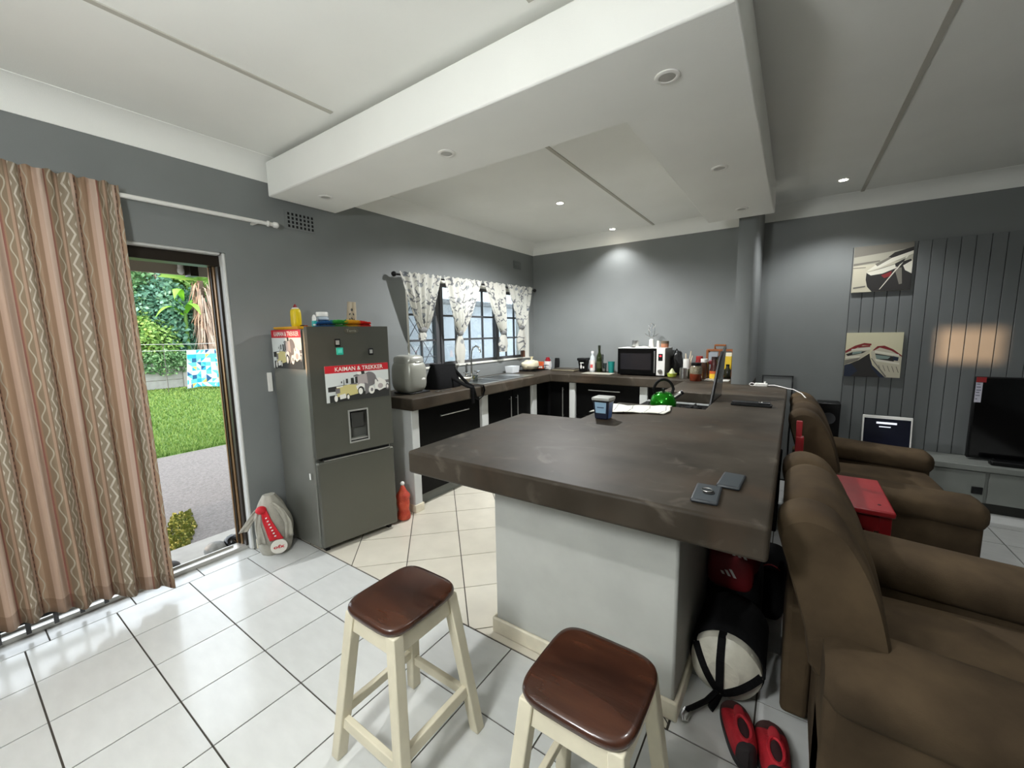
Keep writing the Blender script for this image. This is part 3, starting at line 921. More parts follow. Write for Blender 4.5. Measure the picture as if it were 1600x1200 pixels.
def bush(name, label, c, r, n, s, F, trunk=True, droop=0.3):
    t = thing(name, label, 'tree' if 'tree' in name else 'bush', (c[0], c[1], gz))
    m = MB(); leaves(m, n, c, r, s, random.Random(len(label) * 7 + n), 3, droop)
    o = m.build('foliage', F, t); o['kind'] = 'stuff'
    if trunk:
        tk = MB(); tk.tube([(c[0], c[1], gz), (c[0] + 0.1, c[1] - 0.05, c[2] * 0.5), (c[0], c[1], c[2])], 0.07, 8)
        for q in range(4):
            a = q * 1.7
            tk.tube([(c[0], c[1], c[2] * 0.5), (c[0] + math.cos(a) * r[0] * .5, c[1] + math.sin(a) * r[1] * .5, c[2] + r[2] * .3)], 0.035, 6)
        tk.build('trunk', M_bark, t, smooth=True)
bush('feathery_tree', 'large blue-green feathery tree beyond the lawn', (-15.6, 5.25, 2.25), (1.0, 1.1, 1.45), 8000, 0.17, F_dark, droop=0.5)
bush('leafy_bush', 'bright yellow-green bush left of the feathery tree', (-15.0, 4.35, 1.5), (0.7, 0.72, 0.85), 4500, 0.13, F_light)
bush('leafy_tree', 'mid green leafy tree half hidden by the curtain', (-16.2, 4.2, 3.0), (0.9, 0.9, 1.5), 5000, 0.17, F_mid)
bush('tall_tree', 'pale green leafy tree rising behind the feathery tree', (-17.6, 6.3, 3.7), (1.2, 1.6, 1.5), 6000, 0.2, F_light)
bush('creeper_bush', 'dark creeper sprawling over the garden wall', (-14.4, 4.7, 0.75), (0.35, 1.7, 0.42), 4500, 0.10, F_mid, False)
bush('hedge_bush', 'dense green hedge far behind the palm', (-18.6, 7.6, 2.2), (1.0, 3.2, 2.6), 8000, 0.22, F_mid, False)
bush('back_bush', 'shaded green hedge far behind the garden wall', (-18.8, 3.6, 2.2), (1.0, 2.8, 2.6), 6000, 0.22, F_dark, False)
# palms with hanging dry fronds
def palm(label, x, y, ztop, zlow, n, seed):
    rnd = random.Random(seed)
    t = thing('dry_palm', label, 'palm', (x, y, gz))
    MB().tube([(x, y, gz), (x + 0.03, y + 0.03, ztop * 0.5), (x, y, ztop)], 0.10, 8).build('trunk', M_bark, t, smooth=True)
    m = MB()
    for k in range(n):
        a = rnd.random() * 6.28
        z = zlow + (ztop - zlow) * rnd.random()
        p = Vector((x + 0.1 * math.cos(a), y + 0.1 * math.sin(a), z))
        L_ = 0.35 + 0.45 * rnd.random()
        q = p + Vector((math.cos(a) * 0.13, math.sin(a) * 0.13, -0.05))
        e_ = q + Vector((math.cos(a) * 0.1 + rnd.gauss(0, .05), math.sin(a) * 0.1 + rnd.gauss(0, .05), -L_))
        s = Vector((-math.sin(a), math.cos(a), 0)) * (0.015 + 0.02 * rnd.random())
        m.add([p - s * .5, p + s * .5, q + s, e_ + s * .2, e_ - s * .2, q - s], [(0, 1, 2, 5), (5, 2, 3, 4)], rnd.randrange(3))
    o = m.build('dry_fronds', F_dry, t); o['kind'] = 'stuff'
    m = MB()
    for k in range(9):
        a = k * 0.7
        s = Vector((-math.sin(a), math.cos(a), 0)) * 0.14
        p = Vector((x, y, ztop)); q = p + Vector((math.cos(a) * .5, math.sin(a) * .5, .45)); e_ = p + Vector((math.cos(a) * 1.2, math.sin(a) * 1.2, .1))
        m.add([p, q + s, e_, q - s], [(0, 1, 2), (0, 2, 3)], 0)
    m.build('crown', F_light, t)
palm('dry palm with hanging brown fronds right of the trees', -14.6, 5.95, 3.6, 1.3, 330, 4)
palm('dry palm trunk with brown fronds behind the leafy tree', -16.6, 5.05, 4.6, 3.3, 160, 9)
# banana plant
t = thing('banana_plant', 'banana plant with broad bright green leaves', 'plant', (-14.9, 5.50, gz))
MB().tube([(-14.9, 5.50, gz), (-14.9, 5.49, 1.5), (-14.85, 5.48, 2.5)], 0.06, 8).build('stem', F_light[2], t, smooth=True)
for k, (a, l, z) in enumerate(((0.2, 0.9, 2.4), (1.9, 0.8, 2.6), (3.4, 0.9, 2.5), (-1.2, 1.0, 2.3), (-2.3, 0.9, 2.7), (-0.6, .8, 2.9))):
    def bf(u, v, a=a, l=l, z=z):
        s = 0.14 * math.sin(PI * min(1, v * 0.95 + 0.05)) * (u - 0.5) * 2
        r_ = l * v
        return (-14.85 + math.cos(a) * r_ - math.sin(a) * s, 5.48 + math.sin(a) * r_ + math.cos(a) * s, z + 0.5 * math.sin(v * 2.4) - 0.35 * v * v - abs(u - .5) * 0.06)
    m = MB(); m.surf(bf, 4, 12); m.build('leaf', mat('banana_leaf', (124, 196, 58), 0.45), t, smooth=True)
# washing line and patchwork blanket
t = thing('washing_line', 'wire washing line between slim posts over the lawn', 'washing line', (-12.9, 5.0, gz))
for y in (3.35, 6.6):
    MB().tube([(-12.9, y, gz), (-12.9, y, 1.2)], 0.014, 8).build('post', M_frame, t, smooth=True)
for dz in (0.0, 0.2):
    MB().tube([(-12.95, 3.0, 1.2 + dz), (-12.95, 5.0, 1.165 + dz), (-12.95, 6.9, 1.2 + dz)], 0.008, 5).build('wire', M_alu, t)
MB().tube([(-12.95, 4.25, gz), (-12.95, 4.25, 1.37)], 0.010, 6).build('prop', M_frame, t)
t = thing('patchwork_blanket', 'turquoise and white geometric blanket hung on the washing line', 'blanket', (-12.9, 5.25, 0))
TQ = [mat('blanket_%d' % i, c, 0.8) for i, c in enumerate(((232, 238, 240), (38, 160, 196), (96, 206, 222), (26, 84, 124), (232, 176, 92), (170, 180, 208)))]
def bl(u, v):
    flare = (1 - v)
    y = 4.80 - 0.14 * flare + (1.0 + 0.12 * flare) * u
    return Vector((-12.86 + 0.12 * flare + 0.045 * math.sin(9 * u + 1) * (0.4 + flare), y, 1.17 - 1.22 * flare + 0.03 * math.sin(5 * u) * flare))
m = MB(); m.surf(bl, 24, 12); m.build('cloth', TQ[0], t, smooth=True, solid=0.01)
m = MB()
rb = random.Random(12)
NC, NR = 8, 9
for i in range(NC):
    for j in range(NR):
        c = [bl((i + a) / NC, (j + b) / NR) + Vector((0.012, 0, 0)) for a, b in ((0, 0), (1, 0), (1, 1), (0, 1))]
        k = rb.random()
        m1, m2 = rb.choice((1, 2, 1, 2, 3, 5)), rb.choice((0, 0, 2, 4, 3, 0))
        if k < 0.6:
            s = rb.randrange(4)
            q = c[s:] + c[:s]
            m.add(q, [(0, 1, 2)], m1); m.add(q, [(0, 2, 3)], m2)
        else:
            m.add(c, [(0, 1, 2, 3)], m1 if k < 0.85 else 0)
m.build('patches', TQ, t)
# ---------------------------------------------------------------- fridge
M_fr = mat('dark_silver_fridge', (98, 98, 90), 0.32, 0.5, var=0.03, scale=3)
M_frs = mat('fridge_side', (122, 122, 115), 0.33, 0.4, var=0.05, scale=4)
FL = Vector((0.519, 1.457, 0)); FR = Vector((0.622, 2.03, 0))
fd = (FR - FL).normalized(); fn_ = Vector((fd.y, -fd.x, 0)); FW = (FR - FL).length
t = thing('fridge', 'dark silver two-door fridge freezer with posters by the door', 'fridge', (0.3, 1.74, 0))
bk = 0.06
q0, q1 = FL - fn_ * bk, FR - fn_ * bk
m = MB(); m.prism([(q0.x, q0.y), (q1.x, q1.y), (0.03, 2.03), (0.03, 1.457)], 0.03, 1.60)
m.build('cabinet', M_frs, t, bevel=0.008)
def slab(a, b, z0, z1, nm, m_, bv=0.012, d0=-bk + 0.006, d1=0.0):
    p = [FL + fd * a + fn_ * d0, FL + fd * b + fn_ * d0, FL + fd * b + fn_ * d1, FL + fd * a + fn_ * d1]
    mm = MB(); mm.prism([(v.x, v.y) for v in p], z0, z1)
    return mm.build(nm, m_, t, bevel=bv, seg=3)
def F(a, z, d=0.0):
    return FL + fd * a + fn_ * d + Vector((0, 0, z))
UZ = Vector((0, 0, 1))
T_F = Matrix(((fd.x, 0, fn_.x, FL.x), (fd.y, 0, fn_.y, FL.y), (0, 1, 0, 0), (0, 0, 0, 1)))   # (along, up, out)
# upper door: built round the dispenser recess
ud = MB()
ud.box(0, 0.705, -bk + 0.006, 0.24, 1.615, 0, 0, T_F); ud.box(0.385, 0.705, -bk + 0.006, FW, 1.615, 0, 0, T_F)
ud.box(0.24, 1.01, -bk + 0.006, 0.385, 1.615, 0, 0, T_F); ud.box(0.24, 0.705, -bk + 0.006, 0.385, 0.775, 0, 0, T_F)
ud = ud.build('upper_door', M_fr, t)
MB().box(0.24, 0.775, -bk + 0.008, 0.385, 1.01, -0.045, 0, T_F).build('dispenser_back', mat('dispenser_grey', (96, 97, 92), 0.4), ud)
m = MB(); m.frame(F(0.236, 0.77), fd, UZ, fn_, 0.153, 0.245, 0.012, 0.004); m.build('dispenser_frame', mat('dispenser_rim', (150, 150, 144), 0.35), ud, bevel=0.002)
MB().box(0.25, 0.79, -0.045, 0.375, 0.80, -0.002, 0, T_F).build('drip_tray', MATS['dispenser_rim'], ud)
MB().box(0.265, 0.88, -0.044, 0.36, 0.99, -0.012, 0, T_F).build('spout_lever', mat('dispenser_dark', (58, 58, 55), 0.35), ud, bevel=0.004)
ld = slab(0, FW, 0.045, 0.675, 'lower_door', M_fr, 0.014)
MB().box(0.05, 0.680, -0.05, FW - 0.03, 0.703, -0.018, 0, T_F).build('handle_recess', M_blk, t)
MB().box(0.05, 0.675, -0.014, FW - 0.03, 0.684, -0.001, 0, T_F).build('grip_edge', M_steel, ld)
for a in (0.03, FW - 0.06):
    MB().box(a, 0.0, -0.1, a + 0.03, 0.05, -0.05, 0, T_F).build('foot', M_blk, t)
m = MB(); m.lathe([(0.0, 0.004), (0.050, 0.003), (0.052, 0.0)], (0, 0, 0), 20, T=Matrix.Translation(F(0.30, 1.585)) @ T_F.to_3x3().to_4x4() @ Matrix.Scale(0.42, 4, (0, 1, 0)))
bd = m.build('brand_badge', mat('badge_grey', (108, 104, 90), 0.35, 0.5), ud, smooth=True)
m = MB(); text(m, 'Terris', F(0.30, 1.585, 0.0042), fd, UZ, 0.018, width=0.07); m.build('badge_lettering', mat('badge_letters', (196, 192, 176), 0.3, 0.6), ud)
# posters
P_red = mat('poster_red', (190, 28, 40), 0.5); P_wh = mat('poster_sky', (214, 218, 214), 0.5); P_bl = mat('poster_dark', (48, 48, 46), 0.5)
P_ye = mat('poster_yellow', (206, 194, 132), 0.5); P_gr = mat('poster_grey', (122, 118, 118), 0.5); P_lt = mat('poster_pale', (234, 232, 224), 0.5); P_pk = mat('poster_mauve', (176, 166, 164), 0.5)
PM = [P_red, P_wh, P_bl, P_ye, P_gr, P_lt, P_pk]
def tractor():
    # traced in a 1330 x 790 frame, y down, poster top left at the origin
    def n(pts): return [(x / 1330, y / 790) for x, y in pts]
    S = [(1, n([(0, 155), (1330, 155), (1330, 790), (0, 790)])), (0, n([(0, 0), (1330, 0), (1330, 160), (0, 160)])),
         (2, n([(40, 455), (420, 430), (420, 560), (40, 560)])), (2, n([(60, 640), (1330, 590), (1330, 790), (60, 790)])),
         (4, n([(1100, 420), (1330, 400), (1330, 470), (1100, 470)])),
         (4, n(disc(900, 350, 150, 165, 20))), (6, n([(620, 255), (840, 225), (860, 470), (640, 470)])), (4, n([(560, 240), (640, 215), (700, 250), (560, 270)])),
         (2, n([(700, 160), (790, 150), (800, 225), (690, 235)])), (5, n([(640, 170), (720, 165), (730, 225), (640, 225)])), (4, n([(850, 190), (900, 180), (920, 300), (850, 300)])),
         (2, n([(350, 320), (360, 320), (365, 440), (350, 440)])), (2, n([(300, 350), (320, 345), (320, 385), (300, 390)])),
         (2, n([(400, 300), (440, 300), (440, 400), (400, 400)])), (2, n([(500, 290), (560, 290), (570, 490), (500, 470)])), (2, n([(590, 270), (640, 270), (640, 420), (590, 420)])),
         (4, n([(470, 420), (620, 410), (620, 560), (470, 560)])),
         (3, n([(200, 460), (450, 430), (640, 450), (650, 650), (400, 690), (210, 680)])), (5, n([(200, 455), (330, 445), (330, 470), (200, 480)])),
         (4, n([(180, 500), (270, 490), (270, 600), (180, 610)])), (5, n([(600, 480), (700, 430), (780, 450), (800, 520), (620, 560)])),
         (2, n(disc(700, 600, 72, 105))), (5, n(disc(690, 605, 45, 72))),
         (4, n([(780, 420), (880, 470), (900, 640), (790, 690)])),
         (5, n(disc(930, 600, 66, 95))), (4, n(disc(935, 600, 28, 42))),
         (5, n([(1010, 380), (1110, 330), (1250, 420), (1290, 560), (1100, 640), (1000, 560)])), (6, n(disc(1130, 530, 60, 60))), (4, n([(1000, 300), (1020, 290), (1090, 420), (1070, 430)])),
         (4, n(disc(1290, 560, 40, 75))), (5, n(disc(1290, 560, 20, 40))),
         (2, n(disc(150, 720, 50, 90))), (5, n(disc(180, 710, 34, 70))), (5, n([(250, 640), (370, 620), (390, 720), (260, 740)])), (2, n(disc(420, 700, 40, 72))), (5, n(disc(425, 700, 24, 50)))]
    return S
t2 = thing('front_poster', 'poster reading KAIMAN & TREKKER on the fridge door', 'poster', tuple(F(0.33, 1.09)))
m = MB(); m.box(0.095, 1.085, 0.0005, 0.568, 1.342, 0.002, 0, T_F); m.build('sheet', P_wh, t2)
m = MB(); prints(m, F(0.095, 1.342, 0.002), fd, (0, 0, -1), 0.473, 0.257, tractor(), step=0.00012); m.build('print', PM, t2)
m = MB(); text(m, 'KAIMAN & TREKKER', F(0.345, 1.342 - 0.026, 0.0024), fd, UZ, 0.030, width=0.36, bold=0.012); m.build('lettering', P_lt, t2)
sx = Vector((1, 0, 0)); Y0 = 1.4565
t2 = thing('side_poster', 'poster reading KAIMAN & TREKKER on the fridge side', 'poster', (0.25, Y0, 1.33))
m = MB(); m.box(0.04, Y0 - 0.002, 1.325, 0.445, Y0 - 0.0005, 1.598); m.build('sheet', P_wh, t2)
m = MB(); prints(m, (0.04, Y0 - 0.002, 1.598), sx, (0, 0, -1), 0.405, 0.273, tractor(), step=0.00012); m.build('print', PM, t2)
m = MB(); text(m, 'KAIMAN & TREKKER', (0.25, Y0 - 0.0026, 1.570), sx, UZ, 0.032, width=0.34, bold=0.012); m.build('lettering', P_lt, t2)
tag(MB().box(0.41, Y0 - 0.003, 0.54, 0.425, Y0, 0.585).build('sticker', M_whiteplastic), 'tiny white sticker low on the fridge side', 'sticker')
tag(MB().box(0.0, 1.415, 1.15, 0.018, 1.445, 1.29).build('cable_duct', M_whiteplastic, bevel=0.003), 'white plastic cable duct on the wall left of the fridge', 'duct')
# magnets
def magnet(name, label, a, z, w_, h_, mats, kind):
    tt = thing(name, label, 'magnet', tuple(F(a, z)))
    MB().box(a - w_ / 2, z - h_ / 2, 0.0005, a + w_ / 2, z + h_ / 2, 0.008, 0, T_F).build('magnet_body', mats[0], tt, bevel=0.006, seg=3)
    m = MB(); m.box(a - w_ * .3, z - h_ * .25, 0.008, a + w_ * .3, z + h_ * .3, 0.0095, 0, T_F); m.build('magnet_face', mats[1], tt, bevel=0.001)
magnet('magnet', 'grey shield magnet above the turquoise one', 0.195, 1.502, 0.042, 0.055, (M_blk, mat('magnet_grey', (150, 150, 144), 0.4)), 0)
magnet('magnet', 'turquoise square magnet on the fridge door', 0.208, 1.442, 0.048, 0.05, (mat('magnet_teal', (46, 180, 156), 0.4), mat('magnet_teal2', (92, 206, 186), 0.4)), 0)
magnet('magnet', 'grey shield magnet right of the turquoise one', 0.437, 1.43, 0.038, 0.05, (M_blk, MATS['magnet_grey']), 0)

# ---------------------------------------------------------------- on the fridge
FT = 1.601
M_yel = mat('yellow_plastic', (224, 196, 26), 0.35)
t2 = thing('yellow_tray', 'shallow yellow tray on top of the fridge', 'tray', (0.2, 1.56, FT))
m = MB(); m.prism([(0.06, 1.47), (0.38, 1.475), (0.40, 1.60), (0.06, 1.62)], FT, FT + 0.012); m.build('tray_floor', mat('amber_plastic', (226, 164, 30), 0.35), t2, bevel=0.004)
MB().tube([(0.06, 1.47, FT + .012), (0.38, 1.475, FT + .012), (0.40, 1.60, FT + .012), (0.06, 1.62, FT + .012), (0.06, 1.47, FT + .012)], 0.007, 6).build('tray_rim', MATS['amber_plastic'], t2, smooth=True)
z0 = FT + 0.0125
t2 = thing('yellow_bottle', 'flat yellow bottle with red nozzle on the fridge', 'bottle', (0.23, 1.545, z0))
MB().ell((0.23, 1.545, z0 + 0.068), (0.036, 0.028, 0.068), 18, 12, e=0.45).build('bottle', M_yel, t2, smooth=True)
MB().lathe([(0.026, 0.131), (0.021, 0.140), (0.016, 0.142)], (0.23, 1.545, z0), 14).build('collar', M_whiteplastic, t2, smooth=True)
MB().lathe([(0.014, 0.141), (0.012, 0.153), (0.004, 0.166)], (0.23, 1.545, z0), 14).build('nozzle', M_red, t2, smooth=True)
t2 = thing('dropper_bottle', 'small turquoise bottle with white cone cap on fridge', 'bottle', (0.44, 1.56, FT))
MB().lathe([(0.016, 0), (0.017, 0.002), (0.017, 0.052), (0.012, 0.056)], (0.44, 1.56, FT), 16).build('bottle', mat('teal_plastic', (34, 160, 156), 0.35), t2, smooth=True)
MB().lathe([(0.0135, 0.056), (0.0135, 0.075), (0.009, 0.09), (0.004, 0.097)], (0.44, 1.56, FT), 14).build('cap', M_whiteplastic, t2, smooth=True)
MB().lathe([(0.0175, 0.0), (0.0175, 0.008)], (0.44, 1.56, FT), 16).build('band', M_whiteplastic, t2)
t2 = thing('blue_jar', 'clear jar of blue gel with white lid on fridge', 'jar', (0.38, 1.655, FT))
MB().lathe([(0.042, 0), (0.044, 0.004), (0.044, 0.078), (0.035, 0.088)], (0.38, 1.655, FT), 20).build('jar', mat('blue_gel_jar', (40, 66, 96), 0.15), t2, smooth=True)
MB().lathe([(0.0442, 0.066), (0.0442, 0.078), (0.036, 0.088)], (0.38, 1.655, FT), 20).build('clear_band', mat('clear_jar', (168, 180, 190), 0.12), t2, smooth=True)
MB().lathe([(0.039, 0.089), (0.040, 0.092), (0.040, 0.116), (0.037, 0.12)], (0.38, 1.655, FT), 20).build('lid', M_whiteplastic, t2, smooth=True)
t2 = thing('patterned_cup', 'tall beige cup with dark leaf marks on fridge', 'cup', (0.42, 1.86, FT))
Tc = Matrix.Translation((0.42, 1.86, FT)) @ Matrix.Rotation(math.radians(6), 4, 'Y')
MB().lathe([(0.036, 0.0), (0.038, 0.01), (0.030, 0.20), (0.027, 0.20), (0.030, 0.02)], (0, 0, 0), 20, T=Tc).build('cup', mat('beige_ceramic', (176, 162, 138), 0.45, var=0.08, scale=20), t2, smooth=True)
for k, (a, z, l, wd) in enumerate(((-0.55, 0.11, 0.022, 0.008), (-0.2, 0.085, 0.018, 0.005), (-0.95, 0.085, 0.018, 0.005), (-0.1, 0.055, 0.016, 0.004), (-0.5, 0.06, 0.02, 0.005), (-0.95, 0.055, 0.018, 0.005))):
    z *= 1.3; r_ = 0.038 - 0.008 * z / 0.20 + 0.0008
    m = MB(); m.ell((0, 0, 0), (0.001, wd, l / 2), 10, 6, T=Tc @ Matrix.Rotation(a, 4, 'Z') @ Matrix.Translation((r_, 0, z)) @ Matrix.Rotation(0.5 * math.sin(k * 2), 4, 'X'))
    m.build('leaf_mark', P_bl, t2, smooth=True)
t2 = thing('feather_duster', 'rainbow feather duster lying along the fridge front', 'duster', (0.52, 1.76, FT))
fp0, fp1 = Vector((0.475, 1.545, FT + 0.026)), Vector((0.565, 1.90, FT + 0.030))
dv = (fp1 - fp0)
MB().tube([fp0 - dv * 0.03, fp0 + dv * 0.5], 0.006, 8).build('stick', M_whiteplastic, t2)
cols = [(46, 104, 156), (60, 160, 66), (226, 176, 46), (214, 48, 40)]
rf = random.Random(5)
for k, c in enumerate(cols):
    m = MB()
    for i in range(420):
        s = (k + rf.random() * 1.15) / 4
        if s > 1: s = 1
        p = fp0 + dv * s
        a = rf.random() * 6.283
        rr_ = 0.032 * math.sqrt(max(0.1, math.sin(PI * (0.12 + 0.8 * s)))) * (0.8 + 0.35 * rf.random())
        side = Vector((math.cos(a), -0.2 * math.cos(a), math.sin(a)))
        q = p + side * rr_ + dv.normalized() * 0.014
        w_ = dv.normalized() * 0.006
        if q.z < FT + 0.002: q.z = FT + 0.002
        m.add([p - w_, p + w_, q + w_, q - w_], [(0, 1, 2, 3)])
    o = m.build('feathers', mat('feather_%d' % k, c, 0.9), t2); o['kind'] = 'stuff'
t2 = thing('screwdriver', 'black and red tool lying in the yellow tray', 'tool', (0.35, 1.545, z0))
MB().tube([(0.29, 1.545, z0 + 0.009), (0.33, 1.548, z0 + 0.009)], 0.008, 8).build('grip', M_blk, t2, smooth=True)
MB().tube([(0.33, 1.548, z0 + 0.009), (0.36, 1.55, z0 + 0.009)], 0.006, 8).build('tip', M_red, t2, smooth=True)

# ---------------------------------------------------------------- floor things near the fridge
M_sack = mat('grey_fabric', (168, 164, 152), 0.85, var=0.12, scale=14, bump=0.35, bscale=28)
t2 = thing('cloth_bag', 'grey knotted cloth bag with red band beside the door', 'bag', (0.15, 1.31, 0))
BO, BR, BC = Vector((0.92, -0.4, 0)), Vector((0.4, 0.92, 0)), Vector((0.150, 1.305, 0))
def PB(r_, o_, z): return BC + BR * r_ + BO * o_ + Vector((0, 0, z))
def sackr(v): return 0.118 * math.sin(PI * min(0.95, 0.20 + 0.76 * v)) ** 0.62
def sack(u, v):
    a = 2 * PI * u
    r_ = sackr(v) * (1 + 0.07 * math.sin(3 * a + 4 * v) + 0.04 * math.sin(7 * a - 9 * v))
    return PB(r_ * math.cos(a) - 0.015 * v, r_ * math.sin(a) * 0.85, 0.43 * v + 0.001)
m = MB(); m.surf(sack, 32, 20, closed=True); m.add([sack(i / 32, 1) for i in range(32)], [tuple(range(32))]); m.build('sack', M_sack, t2, smooth=True)
def front(r_, z):
    k = sackr(min(1, z / 0.43)) * 1.12
    return 0.85 * math.sqrt(max(0.0, k * k - r_ * r_)) + 0.006
def flap(pts, w0, w1, nm, mm):
    """ribbon of cloth lying on the front of the sack; pts are (right, height, lift)"""
    def f(u, v):
        q = v * (len(pts) - 1); i_ = min(int(q), len(pts) - 2); f_ = q - i_
        a, b = pts[i_], pts[i_ + 1]
        r_, z, l = (a[k] * (1 - f_) + b[k] * f_ for k in range(3))
        w_ = w0 + (w1 - w0) * v
        rr_ = r_ + (u - 0.5) * w_
        return PB(rr_, max(front(r_, z), front(rr_, z)) + l + 0.004 * math.sin(9 * u + 7 * v), z)
    mm_ = MB(); mm_.surf(f, 8, 14); return mm_.build(nm, mm, t2, smooth=True, solid=0.006)
M_rc = mat('red_cloth', (200, 26, 40), 0.7, var=0.12, scale=20)
MB().ell(PB(-0.07, 0.075, 0.352), (0.034, 0.034, 0.028), 14, 9).build('red_knot', M_rc, t2, smooth=True)
flap([(-0.055, 0.35, 0.012), (-0.04, 0.28, 0.008), (-0.015, 0.20, 0.006), (0.008, 0.135, 0.006)], 0.035, 0.085, 'red_band', M_rc)
flap([(-0.09, 0.345, 0.01), (-0.125, 0.29, 0.012), (-0.165, 0.235, 0.02), (-0.185, 0.205, 0.03)], 0.04, 0.055, 'knot_end', M_sack)
flap([(-0.085, 0.33, 0.015), (-0.095, 0.25, 0.012), (-0.085, 0.17, 0.012), (-0.08, 0.12, 0.012)], 0.03, 0.05, 'knot_end', M_sack)
flap([(0.0, 0.39, 0.01), (0.05, 0.33, 0.01), (0.085, 0.24, 0.012), (0.088, 0.13, 0.012)], 0.03, 0.05, 'side_flap', M_sack)
TC = PB(0.018, front(0.018, 0.09) + 0.014, 0.082)
Tt = Matrix(((BR.x, 0, BO.x, TC.x), (BR.y, 0, BO.y, TC.y), (0, 1, 0, TC.z), (0, 0, 0, 1)))
MB().lathe([(0.052, -0.003), (0.052, 0.003)], (0, 0, 0), 24, T=Tt).build('round_tag', mat('tag_white', (226, 222, 212), 0.5), t2)
m = MB(); text(m, 'ofx', TC + BO * 0.0034, BR, (0, 0, 1), 0.026, width=0.07, bold=0.03); m.build('tag_lettering', M_rc, t2)
m = MB()
for k in range(7):
    z = 0.30 - k * 0.022
    r_ = -0.043 + k * 0.0072
    p = PB(r_, front(r_, z) + 0.016, z)
    m.add([p - BR * 0.006 - UZ * 0.006, p + BR * 0.006 - UZ * 0.004, p + BR * 0.006 + UZ * 0.006, p - BR * 0.006 + UZ * 0.004], [(0, 1, 2, 3)])
m.build('band_print', M_whiteplastic, t2)
# net bag of onions behind the fridge corner
t2 = thing('onion_net', 'red net bag of onions standing between fridge and post', 'bag', (0.555, 2.15, 0))
def net(u, v):
    a = 2 * PI * u
    z = 0.30 * v
    r_ = 0.047 * (1 + 0.14 * abs(math.sin(v * 3.5 * PI))) * (1 - max(0, v - 0.72) / 0.28 * 0.8) * (0.75 if v < 0.03 else 1)
    r_ *= 1 + 0.08 * math.sin(2 * a + 9 * v)
    return (0.553 + r_ * math.cos(a), 2.152 + r_ * math.sin(a), z + 0.002)
m = MB(); m.surf(net, 20, 28, closed=True); m.build('net', mat('red_net', (176, 52, 34), 0.45, col2=(206, 84, 52), scale=20, bump=0.6, bscale=160), t2, smooth=True)
MB().ell((0.553, 2.152, 0.315), (0.018, 0.018, 0.018), 10, 6).build('net_tie', M_whiteplastic, t2, smooth=True)
# ---------------------------------------------------------------- left counter
Zt = TOP + 0.0005
M_silver = mat('silver_plastic', (168, 168, 158), 0.32, 0.3)
t = thing('bread_maker', 'silver rounded bread maker at the counter end by fridge', 'bread maker', (0.30, 2.52, Zt))
MB().ell((0.30, 2.50, Zt + 0.155), (0.145, 0.122, 0.155), 28, 16, e=0.55).build('body', M_silver, t, smooth=True)
MB().ell((0.30, 2.50, Zt + 0.295), (0.128, 0.108, 0.055), 28, 10, e=0.6).build('lid', mat('silver_lid', (182, 182, 174), 0.25, 0.35), t, smooth=True)
MB().box(0.20, 2.40, Zt, 0.42, 2.64, Zt + 0.012).build('foot_plate', M_blk, t, bevel=0.004)
m = MB(); m.ell((0.442, 2.54, Zt + 0.13), (0.004, 0.026, 0.012), 16, 8); m.build('oval_badge', M_whiteplastic, t, smooth=True)
MB().box(0.415, 2.47, Zt + 0.275, 0.432, 2.54, Zt + 0.29).build('lid_catch', MATS['silver_lid'], t, bevel=0.004)
t = thing('cooler_bag', 'black cooler bag with hanging strap on the counter', 'bag', (0.33, 2.87, Zt))
def bagf(u, v):
    a = 2 * PI * u
    sx_ = math.copysign(abs(math.cos(a)) ** 0.4, math.cos(a)); sy_ = math.copysign(abs(math.sin(a)) ** 0.4, math.sin(a))
    k = 1 - 0.82 * max(0, v - 0.1) ** 1.4
    ky_ = 1 - 0.14 * v
    return (0.31 + 0.115 * sx_ * max(k, 0.1), 2.915 + 0.175 * sy_ * ky_ + 0.02 * v, Zt + 0.225 * v - 0.015 * v * sy_)
m = MB(); m.surf(bagf, 40, 12, closed=True); m.add([bagf(i / 40, 0) for i in range(40)], [tuple(range(40))]); m.build('bag_body', M_blkcloth, t, smooth=True)
MB().box(0.285, 2.765, Zt + 0.213, 0.335, 3.095, Zt + 0.235, T=rot('X', -0.06, (0.31, 2.9, Zt + 0.2))).build('rolled_top', M_blkcloth, t, bevel=0.008, seg=3)
MB().box(0.336, 2.99, Zt + 0.17, 0.340, 3.0, Zt + 0.19).build('buckle', M_whiteplastic, t)
pts = [(0.34, 3.04, Zt + 0.19), (0.44, 3.06, Zt + 0.09), (0.52, 3.06, Zt + 0.03), (0.60, 3.04, Zt + 0.012), (0.625, 3.03, Zt - 0.04), (0.626, 3.05, Zt - 0.10), (0.626, 3.10, Zt - 0.125), (0.627, 3.16, Zt - 0.10), (0.627, 3.19, Zt - 0.04), (0.622, 3.18, Zt + 0.006), (0.58, 3.14, Zt + 0.012), (0.50, 3.08, Zt + 0.012)]
MB().tube(pts, 0.016, 8, flat=0.25).build('strap', M_blkcloth, t, smooth=True)
pts = [(0.40, 2.95, Zt + 0.10), (0.55, 3.0, Zt + 0.02), (0.622, 3.0, Zt + 0.004), (0.6265, 3.0, Zt - 0.05), (0.6265, 3.005, Zt - 0.15)]
MB().tube(pts, 0.018, 8, flat=0.25).build('strap', M_blkcloth, t, smooth=True)
t = thing('spoon', 'shiny spoon lying between bread maker and cooler bag', 'spoon', (0.50, 2.70, Zt))
MB().ell((0.50, 2.66, Zt + 0.006), (0.020, 0.032, 0.006), 14, 7).build('spoon_bowl', M_chrome, t, smooth=True)
MB().tube([(0.50, 2.69, Zt + 0.005), (0.505, 2.74, Zt + 0.008), (0.51, 2.83, Zt + 0.004)], 0.004, 6).build('spoon_handle', M_chrome, t, smooth=True)
